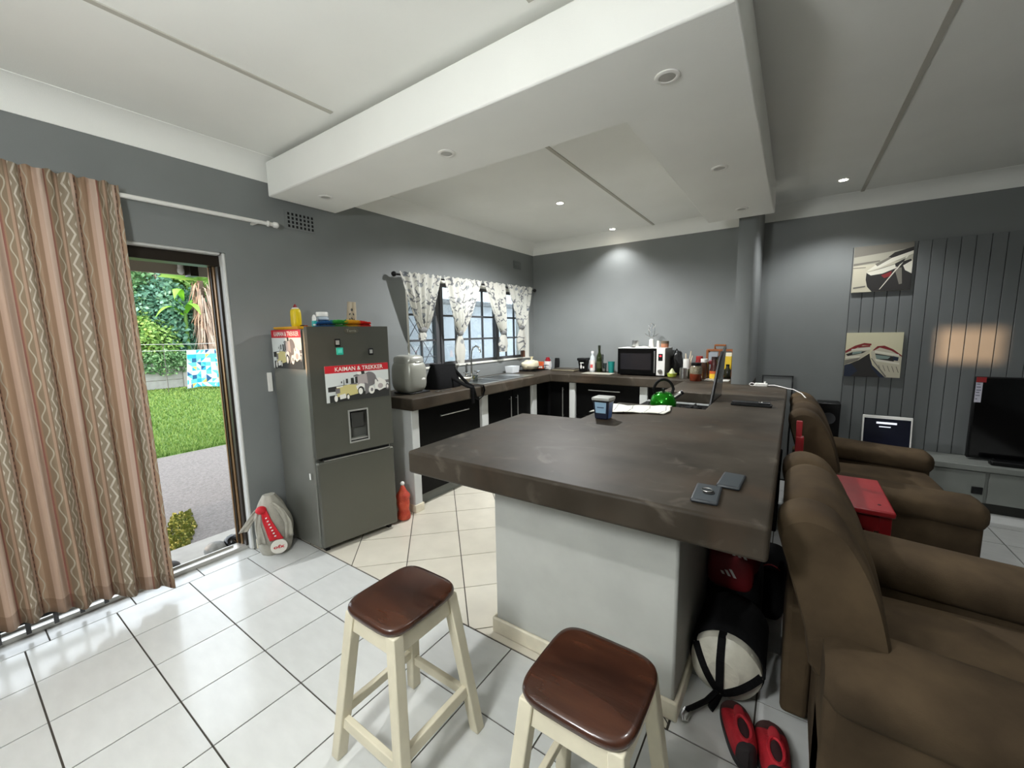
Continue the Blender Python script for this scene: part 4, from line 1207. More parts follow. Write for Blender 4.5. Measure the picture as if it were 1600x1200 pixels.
t = thing('food_bowl', 'white bowl behind the cooler bag strap', 'bowl', (0.40, 3.17, Zt))
MB().lathe([(0.05, 0), (0.055, 0.005), (0.075, 0.05), (0.088, 0.072), (0.083, 0.072), (0.07, 0.05), (0.04, 0.02), (0, 0.02)], (0.36, 3.17, Zt), 26).build('bowl', mat('cream_ceramic', (236, 230, 212), 0.3), t, smooth=True)
MB().lathe([(0.0, 0.065), (0.079, 0.065), (0.079, 0.06)], (0.36, 3.17, Zt), 24).build('bowl_contents', M_whiteplastic, t)
tag(MB().ell((0.20, 3.29, Zt + 0.025), (0.04, 0.055, 0.025), 14, 8, e=0.5).build('sponge', mat('yellow_sponge', (226, 206, 70), 0.9, bump=0.4, bscale=120), smooth=True), 'yellow sponge by the sink tap', 'sponge')
# sink
t = thing('kitchen_sink', 'stainless double sink set in the worktop under window', 'sink', (0.33, 3.75, Zt))
s = MB()
zr = Zt + 0.004
s.box(0.10, 3.28, Zt, 0.155, 4.28, zr + .002); s.box(0.50, 3.28, Zt, 0.545, 4.28, zr + .002)
for a, b in ((3.28, 3.32), (3.66, 3.71), (4.06, 4.28)):
    s.box(0.155, a, Zt, 0.50, b, zr + .002)
s.build('sink_rim', M_steel, t, bevel=0.003)
for a, b in ((3.32, 3.66), (3.71, 4.06)):
    MB().box(0.155, a, Zt + 0.0002, 0.50, b, Zt + 0.0015).build('basin', mat('basin_steel', (88, 88, 86), 0.3, 0.9), t)
    m = MB(); m.frame((0.158, a, Zt + 0.001), (0, 1, 0), (1, 0, 0), (0, 0, 1), b - a, 0.34, 0.02, 0.002); m.build('basin_lip', MATS['basin_steel'], t, bevel=0.001)
    MB().lathe([(0.022, 0.0012), (0.022, 0.003), (0.012, 0.0035)], (0.33, (a + b) / 2, Zt), 14).build('drain', M_chrome, t)
t = thing('mixer_tap', 'chrome swan-neck tap behind the sink', 'tap', (0.085, 3.62, Zt))
MB().lathe([(0.028, 0), (0.026, 0.03), (0.018, 0.045), (0.014, 0.07)], (0.085, 3.63, Zt), 16).build('tap_body', M_chrome, t, smooth=True)
m = MB(); m.tube([(0.085, 3.63, Zt + 0.06), (0.085, 3.63, Zt + 0.27), (0.095, 3.63, Zt + 0.33), (0.12, 3.635, Zt + 0.37), (0.155, 3.64, Zt + 0.385), (0.19, 3.645, Zt + 0.37), (0.205, 3.65, Zt + 0.335), (0.208, 3.65, Zt + 0.31)], 0.011, 10); m.build('spout', M_chrome, t, smooth=True)
for sgn in (-1, 1):
    MB().tube([(0.085, 3.63, Zt + 0.045), (0.09, 3.63 + sgn * 0.09, Zt + 0.055)], 0.010, 8).build('tap_arm', M_chrome, t, smooth=True)
    m = MB(); y = 3.63 + sgn * 0.10
    m.ell((0.09, y, Zt + 0.06), (0.014, 0.014, 0.02), 10, 7)
    for a in range(4):
        m.tube([(0.09, y, Zt + 0.075), (0.09 + 0.034 * math.cos(a * PI / 2 + .4), y + 0.034 * math.sin(a * PI / 2 + .4), Zt + 0.085)], 0.006, 6)
    m.build('tap_handle', M_chrome, t, smooth=True)
tag(MB().lathe([(0.02, 0), (0.026, 0.002), (0.028, 0.07), (0.026, 0.07), (0.024, 0.006), (0, 0.006)], (0.30, 3.44, Zt + 0.0015), 18).build('drinking_glass', glass('tumbler_glass', (226, 232, 232), 0.4), smooth=True), 'drinking glass standing in the near sink basin', 'glass')
def openbox(mb, x0, y0, x1, y1, z0, h, th=0.003, taper=0.008):
    mb.add([(x0, y0, z0), (x1, y0, z0), (x1, y1, z0), (x0, y1, z0), (x0 - taper, y0 - taper, z0 + h), (x1 + taper, y0 - taper, z0 + h), (x1 + taper, y1 + taper, z0 + h), (x0 - taper, y1 + taper, z0 + h)],
           [(3, 2, 1, 0), (0, 1, 5, 4), (1, 2, 6, 5), (2, 3, 7, 6), (3, 0, 4, 7)])
    return mb
tag(openbox(MB(), 0.06, 4.36, 0.17, 4.50, Zt + 0.006, 0.085).build('plastic_tub', mat('milky_plastic', (226, 230, 232), 0.35), solid=0.003), 'empty milky plastic tub beside the sink', 'tub')
t = thing('dish_rack', 'dark wire dish rack in the kitchen corner', 'dish rack', (0.2, 4.85, Zt))
m = MB()
for z in (0.012, 0.07):
    m.tube([(0.06, 4.62, Zt + z), (0.36, 4.62, Zt + z), (0.36, 4.98, Zt + z), (0.06, 4.98, Zt + z), (0.06, 4.62, Zt + z)], 0.0035, 5)
for k in range(9):
    y = 4.62 + 0.045 * k
    m.tube([(0.06, y, Zt + 0.07), (0.06, y, Zt + 0.012), (0.36, y, Zt + 0.012), (0.36, y, Zt + 0.07)], 0.0025, 5)
m.build('rack_wires', M_blk, t)
t = thing('bread_bag', 'cream plastic bag of bread lying in the dish rack', 'bag', (0.19, 4.76, Zt + 0.018))
m = MB(); m.ell((0.19, 4.76, Zt + 0.085), (0.09, 0.15, 0.068), 20, 12, e=0.75)
m.v = [tuple(Vector(v) + Vector((math.sin(v[1] * 70), math.sin(v[2] * 60), math.sin(v[1] * 55 + v[0] * 40))) * 0.006) for v in m.v]
m.build('bag_body', mat('cream_wrap', (232, 222, 192), 0.35, var=0.06, scale=20), t, smooth=True)
MB().lathe([(0.02, 0), (0.008, 0.02), (0.02, 0.05), (0.028, 0.06)], (0.17, 4.83, Zt + 0.135), 10).build('bag_twist', MATS['cream_wrap'], t, smooth=True)
t = thing('biscuit_packet', 'orange packet leaning in the dish rack', 'packet', (0.24, 4.93, Zt + 0.016))
MB().box(0.19, 4.925, Zt + 0.017, 0.30, 4.955, Zt + 0.12).build('packet', mat('orange_packet', (206, 92, 52), 0.4), t, bevel=0.006)
m = MB(); m.box(0.20, 4.9235, Zt + 0.03, 0.29, 4.9245, Zt + 0.06); m.build('packet_band', M_whiteplastic, t)
t = thing('shaker_cup', 'white shaker cup with dark red lid in corner', 'cup', (0.30, 5.06, Zt))
MB().lathe([(0.042, 0), (0.046, 0.004), (0.052, 0.10), (0.050, 0.118)], (0.30, 5.06, Zt), 20).build('cup', M_whiteplastic, t, smooth=True)
MB().lathe([(0.038, 0.119), (0.038, 0.145), (0.028, 0.15), (0.026, 0.172), (0.018, 0.176)], (0.30, 5.06, Zt), 18).build('lid', mat('dark_red_plastic', (146, 24, 34), 0.35), t, smooth=True)
m = MB()
for a in range(5):
    m.ell((0.30 + 0.051 * math.cos(a - 2.6), 5.06 + 0.051 * math.sin(a - 2.6), Zt + 0.06), (0.006, 0.006, 0.035), 8, 6)
m.build('cup_ribs', mat('pale_lilac', (206, 204, 214), 0.4), t, smooth=True)
tag(MB().box(0.385, 5.09, Zt, 0.455, 5.118, Zt + 0.165, T=rot('X', -0.10, (0.4, 5.1, Zt))).build('black_speaker', M_blk, bevel=0.01, seg=3), 'slim black box standing behind the shaker cup', 'box')
# trays
t = thing('serving_tray', 'stack of dark wooden trays on the back counter', 'tray', (0.63, 5.0, Zt))
for k, (w_, c) in enumerate(((0.175, (74, 66, 54)), (0.165, (150, 140, 116)), (0.155, (66, 60, 52)))):
    MB().box(0.63 - w_, 4.90 - 0.02 * (2 - k), Zt + 0.012 * k, 0.63 + w_, 5.10, Zt + 0.012 * k + 0.0105, T=rot('Z', 0.02 * k, (0.63, 5, 0))).build('tray', mat('tray_%d' % k, c, 0.5, var=0.1, scale=14), t, bevel=0.004)
# ---------------------------------------------------------------- back counter, left to right
t = thing('black_tub', 'black square tub with white print on the back counter', 'tub', (0.90, 4.97, Zt))
m = MB(); m.add([(0.858, 4.925, Zt), (0.938, 4.925, Zt), (0.938, 5.005, Zt), (0.858, 5.005, Zt), (0.842, 4.91, Zt + 0.15), (0.954, 4.91, Zt + 0.15), (0.954, 5.02, Zt + 0.15), (0.842, 5.02, Zt + 0.15)], [(3, 2, 1, 0), (4, 5, 6, 7), (0, 1, 5, 4), (1, 2, 6, 5), (2, 3, 7, 6), (3, 0, 4, 7)])
m.build('tub_body', M_blk, t, bevel=0.004)
MB().box(0.832, 4.90, Zt + 0.150, 0.964, 5.03, Zt + 0.183).build('tub_lid', M_blk, t, bevel=0.005)
m = MB(); m.box(0.873, 4.9105, Zt + 0.116, 0.925, 4.9125, Zt + 0.128); m.ell((0.885, 4.9155, Zt + 0.07), (0.012, 0.001, 0.028), 10, 8); m.ell((0.885, 4.9125, Zt + 0.105), (0.007, 0.001, 0.008), 10, 6); m.box(0.91, 4.915, Zt + 0.05, 0.93, 4.916, Zt + 0.075)
m.build('tub_print', M_whiteplastic, t)
t = thing('sauce_bottle', 'clear bottle with white and red label beside wine bottle', 'bottle', (1.01, 5.0, Zt))
MB().lathe([(0.034, 0), (0.036, 0.005), (0.036, 0.16), (0.024, 0.205), (0.016, 0.22), (0.016, 0.245)], (1.01, 5.0, Zt), 18).build('bottle', mat('clear_bottle', (196, 202, 202), 0.12), t, smooth=True)
MB().lathe([(0.0368, 0.02), (0.0368, 0.155)], (1.01, 5.0, Zt), 18).build('label', mat('label_white', (226, 220, 214), 0.5), t, smooth=True)
m = MB(); m.surf(lambda u, v: (1.01 + 0.0374 * math.sin(-0.5 + 1.0 * u), 5.0 - 0.0374 * math.cos(-0.5 + 1.0 * u), Zt + 0.055 + 0.045 * v), 8, 2); m.build('label_print', mat('label_red', (204, 92, 88), 0.5), t)
MB().lathe([(0.018, 0.245), (0.018, 0.27), (0.016, 0.273)], (1.01, 5.0, Zt), 16).build('cap', M_whiteplastic, t, smooth=True)
t = thing('wine_bottle', 'dark green wine bottle on the back counter', 'bottle', (1.092, 5.03, Zt))
MB().lathe([(0.035, 0), (0.038, 0.005), (0.038, 0.18), (0.034, 0.21), (0.018, 0.25), (0.0145, 0.27), (0.0145, 0.325), (0.0165, 0.328), (0.0165, 0.345), (0.013, 0.347)], (1.092, 5.03, Zt), 20).build('bottle', mat('green_bottle_glass', (34, 44, 18), 0.1), t, smooth=True)
MB().lathe([(0.0169, 0.30), (0.0169, 0.348), (0.0, 0.35)], (1.092, 5.03, Zt), 16).build('capsule', mat('dark_foil', (30, 34, 20), 0.3), t, smooth=True)
MB().lathe([(0.0386, 0.05), (0.0386, 0.14)], (1.092, 5.03, Zt), 20).build('label', mat('dark_label', (50, 54, 26), 0.5), t, smooth=True)
for x, y, lb in ((1.175, 5.0, 'clear tumbler glass next to the wine bottle'), (1.235, 5.06, 'clear tumbler glass behind the teal cup')):
    tag(MB().lathe([(0.024, 0), (0.027, 0.002), (0.031, 0.12), (0.029, 0.12), (0.025, 0.008), (0, 0.008)], (x, y, Zt), 18).build('tumbler', MATS['tumbler_glass'], smooth=True), lb, 'glass')
tag(MB().lathe([(0.030, 0), (0.033, 0.003), (0.043, 0.145), (0.0405, 0.145), (0.031, 0.01), (0, 0.01)], (1.285, 4.96, Zt), 20).build('teal_cup', mat('teal_cup_plastic', (20, 118, 112), 0.4), smooth=True), 'teal plastic cup on the back counter', 'cup')
t = thing('orange_bottle', 'orange spiral bottle left of the microwave', 'bottle', (1.372, 5.05, Zt))
m = MB(); m.surf(lambda u, v: (1.372 + (0.030 + 0.006 * math.sin(v * 26 + 6.28 * u)) * math.cos(2 * PI * u), 5.05 + (0.030 + 0.006 * math.sin(v * 26 + 6.28 * u)) * math.sin(2 * PI * u), Zt + 0.10 + 0.10 * v), 16, 24, closed=True); m.build('bottle_body', mat('orange_plastic', (226, 130, 40), 0.3), t, smooth=True)
MB().lathe([(0.030, 0), (0.033, 0.004), (0.030, 0.10)], (1.372, 5.05, Zt), 16).build('bottle_base', mat('brown_plastic', (110, 62, 30), 0.4), t, smooth=True)
MB().lathe([(0.028, 0.20), (0.018, 0.22), (0.012, 0.235), (0.012, 0.25), (0.006, 0.255)], (1.372, 5.05, Zt), 14).build('nozzle', MATS['orange_plastic'], t, smooth=True)
t = thing('place_mat', 'pale mat lying in front of the teal cup', 'mat', (1.2, 4.83, Zt))
MB().box(0.98, 4.72, Zt, 1.36, 4.90, Zt + 0.006).build('mat_sheet', mat('pale_mat', (168, 164, 150), 0.6), t, bevel=0.002)
# microwave
t = thing('microwave', 'black and white microwave on the back counter', 'microwave', (1.70, 4.95, Zt))
MX0, MX1, MY0, MY1, MZ0, MZ1 = 1.432, 1.985, 4.80, 5.13, Zt + 0.012, Zt + 0.325
MB().box(MX0, MY0, MZ0, MX1, MY1, MZ1).build('case', mat('grey_case', (112, 112, 108), 0.45), t, bevel=0.005)
MB().box(MX0, MY0 - 0.004, MZ1 - 0.004, MX1, MY1, MZ1 + 0.004).build('top_cover', M_whiteplastic, t, bevel=0.002)
dr = MB().box(MX0, MY0 - 0.018, MZ0, MX1 - 0.095, MY0 - 0.001, MZ1 - 0.004).build('microwave_door', M_black, t, bevel=0.003)
MB().box(MX0 + 0.035, MY0 - 0.0195, MZ0 + 0.06, MX1 - 0.155, MY0 - 0.018, MZ1 - 0.06).build('door_window', mat('smoked_window', (34, 33, 36), 0.12), dr)
MB().tube([(MX1 - 0.115, MY0 - 0.03, MZ0 + 0.03), (MX1 - 0.115, MY0 - 0.03, MZ1 - 0.03)], 0.008, 8).build('door_handle', M_steel, dr, smooth=True)
MB().box(MX1 - 0.094, MY0 - 0.018, MZ0, MX1, MY0 - 0.001, MZ1 - 0.004).build('control_panel', M_whiteplastic, t, bevel=0.003)
dsp = MB().box(MX1 - 0.073, MY0 - 0.0195, MZ0 + 0.17, MX1 - 0.025, MY0 - 0.0175, MZ0 + 0.25).build('display', M_blk, t)
m = MB(); m.box(MX1 - 0.061, MY0 - 0.0205, MZ0 + 0.216, MX1 - 0.039, MY0 - 0.0196, MZ0 + 0.234); m.build('display_digits', emit('red_digits', (230, 40, 50), 1.2), dsp)
MB().lathe([(0.024, 0), (0.024, 0.012), (0.02, 0.016)], (0, 0, 0), 18, T=Matrix.Translation((MX1 - 0.049, MY0 - 0.018, MZ0 + 0.05)) @ Matrix.Rotation(PI / 2, 4, 'X')).build('dial', M_steel, t, smooth=True)
for x in (MX0 + 0.04, MX1 - 0.04):
    MB().box(x - 0.02, MY0 + 0.02, Zt, x + 0.02, MY1 - 0.02, MZ0).build('foot', M_blk, t)
ZM = MZ1 + 0.0045
t = thing('small_plate', 'dark saucer under the metal mug on microwave', 'plate', (1.60, 4.9, ZM))
MB().lathe([(0.03, 0), (0.06, 0.006), (0.058, 0.008), (0.0, 0.004)], (1.60, 4.92, ZM), 22).build('plate', mat('dark_saucer', (84, 80, 72), 0.3), t, smooth=True)
t = thing('metal_mug', 'brushed metal mug on top of the microwave', 'mug', (1.60, 4.92, ZM + 0.009))
MB().lathe([(0.036, 0.0), (0.038, 0.004), (0.038, 0.075), (0.0355, 0.075), (0.035, 0.008), (0, 0.008)], (1.60, 4.92, ZM + 0.0085), 20).build('mug', M_steel, t, smooth=True)
m = MB(); m.surf(lambda u, v: (1.70 + 0.075 * (u - .5) * 2, 4.9 + 0.05 * (v - .5) * 2, ZM + 0.006 + 0.010 * abs(math.sin(5 * u + 2)) * math.sin(PI * v)), 16, 10)
tag(m.build('folded_cloth', mat('white_cloth', (226, 224, 216), 0.9), smooth=True, solid=0.004), 'crumpled white cloth on top of the microwave', 'cloth')
t = thing('mug_tree', 'silver wire mug tree on top of microwave', 'rack', (1.765, 4.98, ZM))
MB().lathe([(0.035, 0), (0.03, 0.02), (0.026, 0.09), (0.012, 0.10)], (1.775, 4.98, ZM), 16).build('base', M_whiteplastic, t, smooth=True)
m = MB()
m.tube([(1.775 + 0.034 * math.cos(a * PI / 10), 4.98, ZM + 0.20 + 0.085 * math.sin(a * PI / 10)) for a in range(21)], 0.0035, 6)
m.tube([(1.775, 4.98, ZM + 0.09), (1.775, 4.98, ZM + 0.285)], 0.003, 6)
m.build('wire_loop', M_chrome, t, smooth=True)
for k in range(6):
    a = k * PI / 3 + 0.3; z = ZM + 0.12 + 0.05 * (k % 3)
    MB().tube([(1.775, 4.98, z), (1.775 + 0.05 * math.cos(a), 4.98 + 0.05 * math.sin(a), z + 0.02), (1.775 + 0.075 * math.cos(a), 4.98 + 0.075 * math.sin(a), z + 0.045)], 0.003, 6).build('hook', M_chrome, t, smooth=True)
t = thing('pill_bottle', 'small white bottle beside the brown pot on microwave', 'bottle', (1.868, 4.93, ZM))
MB().lathe([(0.017, 0), (0.018, 0.003), (0.018, 0.05), (0.012, 0.056)], (1.868, 4.93, ZM), 14).build('bottle', M_whiteplastic, t, smooth=True)
MB().lathe([(0.013, 0.057), (0.015, 0.058), (0.015, 0.078)], (1.868, 4.93, ZM), 14).build('cap', M_whiteplastic, t, smooth=True)
t = thing('brown_pot', 'brown pot with dark rim on microwave corner', 'pot', (1.938, 4.95, ZM))
MB().lathe([(0.04, 0), (0.044, 0.003), (0.044, 0.045)], (1.938, 4.95, ZM), 18).build('pot', mat('terracotta', (168, 112, 82), 0.6), t, smooth=True)
MB().lathe([(0.0455, 0.045), (0.0455, 0.075), (0.0, 0.077)], (1.938, 4.95, ZM), 18).build('rim', mat('dark_rim', (92, 80, 64), 0.5), t, smooth=True)
# right of the microwave
t = thing('black_shopping_bag', 'crumpled black bag hanging right of the microwave', 'bag', (2.07, 5.05, Zt))
m = MB(); m.ell((2.055, 5.06, Zt + 0.14), (0.062, 0.055, 0.14), 18, 12, e=0.7)
m.v = [tuple(Vector(v) + Vector((math.sin(v[2] * 50), math.cos(v[0] * 60), math.sin(v[0] * 40))) * 0.008) for v in m.v]
m.build('bag_body', mat('black_bin_plastic', (40, 40, 40), 0.35, bump=0.3, bscale=50), t, smooth=True)
MB().tube([(2.04, 5.02, Zt + 0.27), (2.06, 5.0, Zt + 0.31), (2.10, 5.0, Zt + 0.24), (2.12, 4.98, Zt + 0.14), (2.13, 4.98, Zt + 0.04)], 0.008, 6).build('bag_strap', M_blk, t, smooth=True)
t = thing('pear_basket', 'small lime green bowl with peaked wrap by microwave', 'bowl', (2.063, 4.78, Zt))
MB().lathe([(0.03, 0), (0.045, 0.006), (0.054, 0.045), (0.052, 0.045), (0.04, 0.01), (0, 0.01)], (2.063, 4.80, Zt), 20).build('bowl', mat('lime_plastic', (172, 186, 66), 0.4), t, smooth=True)
MB().lathe([(0.045, 0.04), (0.030, 0.06), (0.012, 0.09), (0.004, 0.10)], (2.063, 4.80, Zt), 14).build('wrap', mat('pale_lime_wrap', (186, 190, 146), 0.35), t, smooth=True)
t = thing('utensil_jar', 'white utensil jar with pale handles behind the tin', 'jar', (2.19, 4.95, Zt))
MB().lathe([(0.04, 0), (0.042, 0.004), (0.042, 0.20), (0.039, 0.20), (0.038, 0.01), (0, 0.01)], (2.185, 4.97, Zt), 18).build('jar', M_whiteplastic, t, smooth=True)
for dx, dy, h in ((0.02, 0.0, 0.29), (-0.01, 0.01, 0.26), (0.03, -0.01, 0.24)):
    MB().tube([(2.185 + dx * .3, 4.97 + dy, Zt + 0.02), (2.185 + dx * 2, 4.97 + dy, Zt + h)], 0.007, 6).build('utensil', mat('pale_handle', (214, 200, 176), 0.5), t, smooth=True)
t = thing('tin_can', 'ribbed silver tin can on the counter', 'can', (2.20, 4.70, Zt))
MB().lathe([(0.036, 0), (0.037, 0.003), (0.036, 0.02), (0.0372, 0.03), (0.036, 0.04), (0.0372, 0.055), (0.036, 0.07), (0.0372, 0.085), (0.036, 0.10), (0.037, 0.115), (0.034, 0.116), (0.0, 0.112)], (2.203, 4.70, Zt), 20).build('can', M_steel, t, smooth=True)
t = thing('dark_mug', 'dark olive mug behind the tin can', 'mug', (2.262, 4.76, Zt))
MB().lathe([(0.034, 0), (0.036, 0.003), (0.037, 0.10), (0.034, 0.10), (0.033, 0.01), (0, 0.01)], (2.268, 4.78, Zt), 18).build('mug', mat('olive_glaze', (78, 74, 56), 0.3), t, smooth=True)
MB().tube([(2.302, 4.77, Zt + 0.08), (2.33, 4.765, Zt + 0.07), (2.33, 4.765, Zt + 0.035), (2.302, 4.77, Zt + 0.025)], 0.005, 6).build('mug_handle', MATS['olive_glaze'], t, smooth=True)
t = thing('sauce_jar', 'glass jar half full of red sauce with black lid', 'jar', (2.355, 4.52, Zt))
MB().lathe([(0.055, 0), (0.060, 0.006), (0.060, 0.075)], (2.36, 4.55, Zt), 22).build('sauce', mat('red_sauce', (112, 48, 28), 0.25), t, smooth=True)
MB().lathe([(0.060, 0.075), (0.060, 0.135), (0.048, 0.155), (0.045, 0.16)], (2.36, 4.55, Zt), 22).build('jar_glass', mat('jar_glass_herbs', (120, 112, 92), 0.15, var=0.3, scale=60), t, smooth=True)
MB().lathe([(0.049, 0.16), (0.050, 0.163), (0.050, 0.188), (0.046, 0.19), (0, 0.19)], (2.36, 4.55, Zt), 22).build('lid', M_blk, t, smooth=True)
t = thing('ketchup_bottle', 'dark red sauce bottle behind the jar', 'bottle', (2.345, 4.85, Zt))
MB().lathe([(0.042, 0), (0.044, 0.005), (0.044, 0.17), (0.034, 0.20)], (2.335, 4.86, Zt), 18).build('bottle', mat('ketchup_red', (116, 24, 22), 0.3), t, smooth=True)
MB().lathe([(0.036, 0.20), (0.036, 0.235), (0.03, 0.24)], (2.335, 4.86, Zt), 18).build('cap', mat('cap_red', (150, 34, 32), 0.4), t, smooth=True)
t = thing('spice_bottle', 'brown bottle with white cap behind the sauce jar', 'bottle', (2.39, 4.78, Zt))
MB().lathe([(0.036, 0), (0.038, 0.005), (0.038, 0.16), (0.03, 0.18)], (2.40, 4.76, Zt), 18).build('bottle', mat('brown_bottle', (62, 38, 24), 0.2), t, smooth=True)
MB().lathe([(0.034, 0.18), (0.035, 0.182), (0.035, 0.215), (0.032, 0.218)], (2.40, 4.76, Zt), 18).build('cap', M_whiteplastic, t, smooth=True)
t = thing('mustard_jar', 'squat jar with yellow and red label', 'jar', (2.50, 4.75, Zt))
MB().lathe([(0.042, 0), (0.044, 0.004), (0.044, 0.09), (0.034, 0.12), (0.028, 0.18), (0.026, 0.21)], (2.495, 4.78, Zt), 18).build('jar', mat('dark_brown_jar', (60, 26, 22), 0.2), t, smooth=True)
MB().lathe([(0.0447, 0.01), (0.0447, 0.06)], (2.495, 4.78, Zt), 18).build('yellow_label', mat('yellow_label', (226, 186, 52), 0.5), t, smooth=True)
MB().lathe([(0.0449, 0.06), (0.0449, 0.09)], (2.495, 4.78, Zt), 18).build('red_label', mat('orange_label', (198, 92, 40), 0.5), t, smooth=True)
MB().lathe([(0.027, 0.21), (0.029, 0.212), (0.029, 0.24), (0.0, 0.242)], (2.495, 4.78, Zt), 18).build('cap', mat('cap_dark', (40, 20, 18), 0.4), t, smooth=True)
# wooden rack with packets
M_pine = mat('orange_pine', (140, 80, 36), 0.45, var=0.12, scale=6, stretch=(6, 6, 1))
t = thing('spice_rack', 'orange wooden rack with handle leaning in the corner', 'rack', (2.52, 5.08, Zt))
m = MB()
for x in (2.385, 2.64):
    m.box(x - 0.012, 5.02, Zt, x + 0.012, 5.12, Zt + 0.30)
m.build('rack_sides', M_pine, t, bevel=0.003)
MB().box(2.373, 5.05, Zt + 0.285, 2.652, 5.09, Zt + 0.31).build('rack_top', M_pine, t, bevel=0.003)
MB().box(2.397, 5.03, Zt + 0.002, 2.628, 5.11, Zt + 0.012).build('rack_shelf', M_pine, t)
MB().box(2.495, 5.06, Zt + 0.012, 2.515, 5.08, Zt + 0.285).build('rack_divider', M_pine, t)
MB().tube([(2.455, 5.07, Zt + 0.305), (2.455, 5.07, Zt + 0.352), (2.56, 5.07, Zt + 0.352), (2.56, 5.07, Zt + 0.305)], 0.012, 8).build('rack_handle', M_pine, t, smooth=True)
t = thing('yellow_packet', 'yellow packet hanging in the wooden rack', 'packet', (2.57, 5.02, Zt))
MB().box(2.522, 4.995, Zt + 0.09, 2.635, 5.015, Zt + 0.27).build('packet', mat('packet_yellow', (222, 186, 40), 0.4), t, bevel=0.005)
MB().box(2.522, 4.9935, Zt + 0.235, 2.635, 4.995, Zt + 0.275).build('packet_header', mat('packet_cream', (228, 220, 196), 0.4), t)
t = thing('dark_bottle', 'dark bottle below the yellow packet by column', 'bottle', (2.60, 4.95, Zt))
MB().lathe([(0.03, 0), (0.032, 0.004), (0.032, 0.08), (0.018, 0.11), (0.016, 0.13)], (2.605, 4.95, Zt), 16).build('bottle', mat('olive_bottle', (44, 44, 30), 0.2), t, smooth=True)
MB().lathe([(0.018, 0.13), (0.018, 0.15), (0.0, 0.152)], (2.605, 4.95, Zt), 14).build('cap', M_blk, t, smooth=True)
tag(MB().box(2.43, 4.60, Zt, 2.66, 4.74, Zt + 0.008).build('cutting_board', M_whiteplastic, bevel=0.003), 'white cutting board in front of the mustard jar', 'board')
t = thing('picture_card', 'grey framed card leaning in the wooden rack', 'card', (2.445, 5.04, Zt))
MB().box(2.40, 5.015, Zt + 0.17, 2.49, 5.02, Zt + 0.275).build('card', mat('card_grey', (150, 156, 162), 0.4), t)
MB().ell((2.445, 5.013, Zt + 0.165), (0.04, 0.01, 0.03), 12, 8).build('card_plum', mat('plum_red', (96, 22, 28), 0.4), t, smooth=True)

# ---------------------------------------------------------------- stove and kettle
t = thing('stove', 'black stove with raised lid between counter and peninsula', 'stove', (2.42, 3.3, 0))
SZ = 0.915
MB().box(2.135, 2.955, 0.0, 2.70, 3.68, SZ).build('oven_body', M_blk, t, bevel=0.006)
MB().box(2.13, 2.95, SZ, 2.705, 3.685, SZ + 0.012).build('hob_plate', mat('hob_enamel', (24, 24, 25), 0.25), t, bevel=0.003)
MB().box(2.13, 3.60, SZ + 0.012, 2.705, 3.68, SZ + 0.016).build('hob_edge', mat('hob_edge_grey', (150, 152, 150), 0.3), t)
for x, y in ((2.30, 3.13), (2.55, 3.13), (2.30, 3.45), (2.55, 3.45)):
    m = MB(); m.lathe([(0.05, 0.012), (0.06, 0.016), (0.06, 0.024), (0.035, 0.028), (0, 0.028)], (x, y, SZ), 20)
    bq = m.build('burner', M_blk, t, smooth=True)
    m = MB()
    for a in range(4):
        m.tube([(x + 0.03 * math.cos(a * PI / 2), y + 0.03 * math.sin(a * PI / 2), SZ + 0.034), (x + 0.10 * math.cos(a * PI / 2), y + 0.10 * math.sin(a * PI / 2), SZ + 0.034), (x + 0.105 * math.cos(a * PI / 2), y + 0.105 * math.sin(a * PI / 2), SZ + 0.012)], 0.005, 5)
    m.build('pan_support', M_blk, bq)
lid = [(2.702, 2.97 + 0.24, 0.99), (2.702, 3.69, 0.99), (2.745, 3.69, 1.36), (2.748, 3.66, 1.395), (2.75, 3.60, 1.41), (2.75, 3.50, 1.405), (2.748, 3.46, 1.38)]
lid = [(2.702, 3.22, 0.985), (2.702, 3.69, 0.985), (2.722, 3.70, 1.38), (2.724, 3.68, 1.41), (2.724, 3.63, 1.415), (2.72, 3.56, 1.37), (2.716, 3.49, 1.31)]
m = MB(); m.extr(lid, (0.012, 0, 0)); ldo = m.build('stove_lid', mat('lid_grey_glass', (104, 106, 106), 0.12, 0.6), t, bevel=0.002)
MB().tube([(2.705, 3.22, 0.985), (2.717, 3.49, 1.31), (2.722, 3.56, 1.372)], 0.012, 8).build('lid_edge', M_blk, ldo, smooth=True)
t = thing('kettle', 'shiny green whistling kettle with black handle on stove', 'kettle', (2.33, 3.30, SZ + 0.035))
KX, KY, KZ = 2.372, 3.22, SZ + 0.0345
MB().lathe([(0.075, 0), (0.090, 0.006), (0.097, 0.03), (0.095, 0.06), (0.082, 0.095), (0.055, 0.12), (0.035, 0.127), (0.0, 0.128)], (KX, KY, KZ), 28).build('kettle_body', mat('green_enamel', (34, 146, 28), 0.12, 0.65), t, smooth=True)
MB().lathe([(0.012, 0.127), (0.010, 0.138), (0.015, 0.145), (0.013, 0.156), (0.0, 0.158)], (KX, KY, KZ), 14).build('lid_knob', M_blk, t, smooth=True)
MB().tube([(KX - 0.062 * math.cos(0.4), KY - 0.062 * math.sin(0.4), KZ + 0.115)] + [(KX + 0.075 * math.cos(a) * math.cos(0.4), KY + 0.075 * math.cos(a) * math.sin(0.4), KZ + 0.125 + 0.10 * math.sin(a)) for a in [PI * (1 - k / 12) for k in range(1, 12)]] + [(KX + 0.062 * math.cos(.4), KY + 0.062 * math.sin(.4), KZ + 0.115)], 0.011, 8).build('kettle_handle', M_blk, t, smooth=True)
MB().cyl((KX + 0.075, KY + 0.02, KZ + 0.085), (KX + 0.125, KY + 0.035, KZ + 0.125), 0.020, 0.015, 12).build('spout', M_chrome, t, smooth=True)
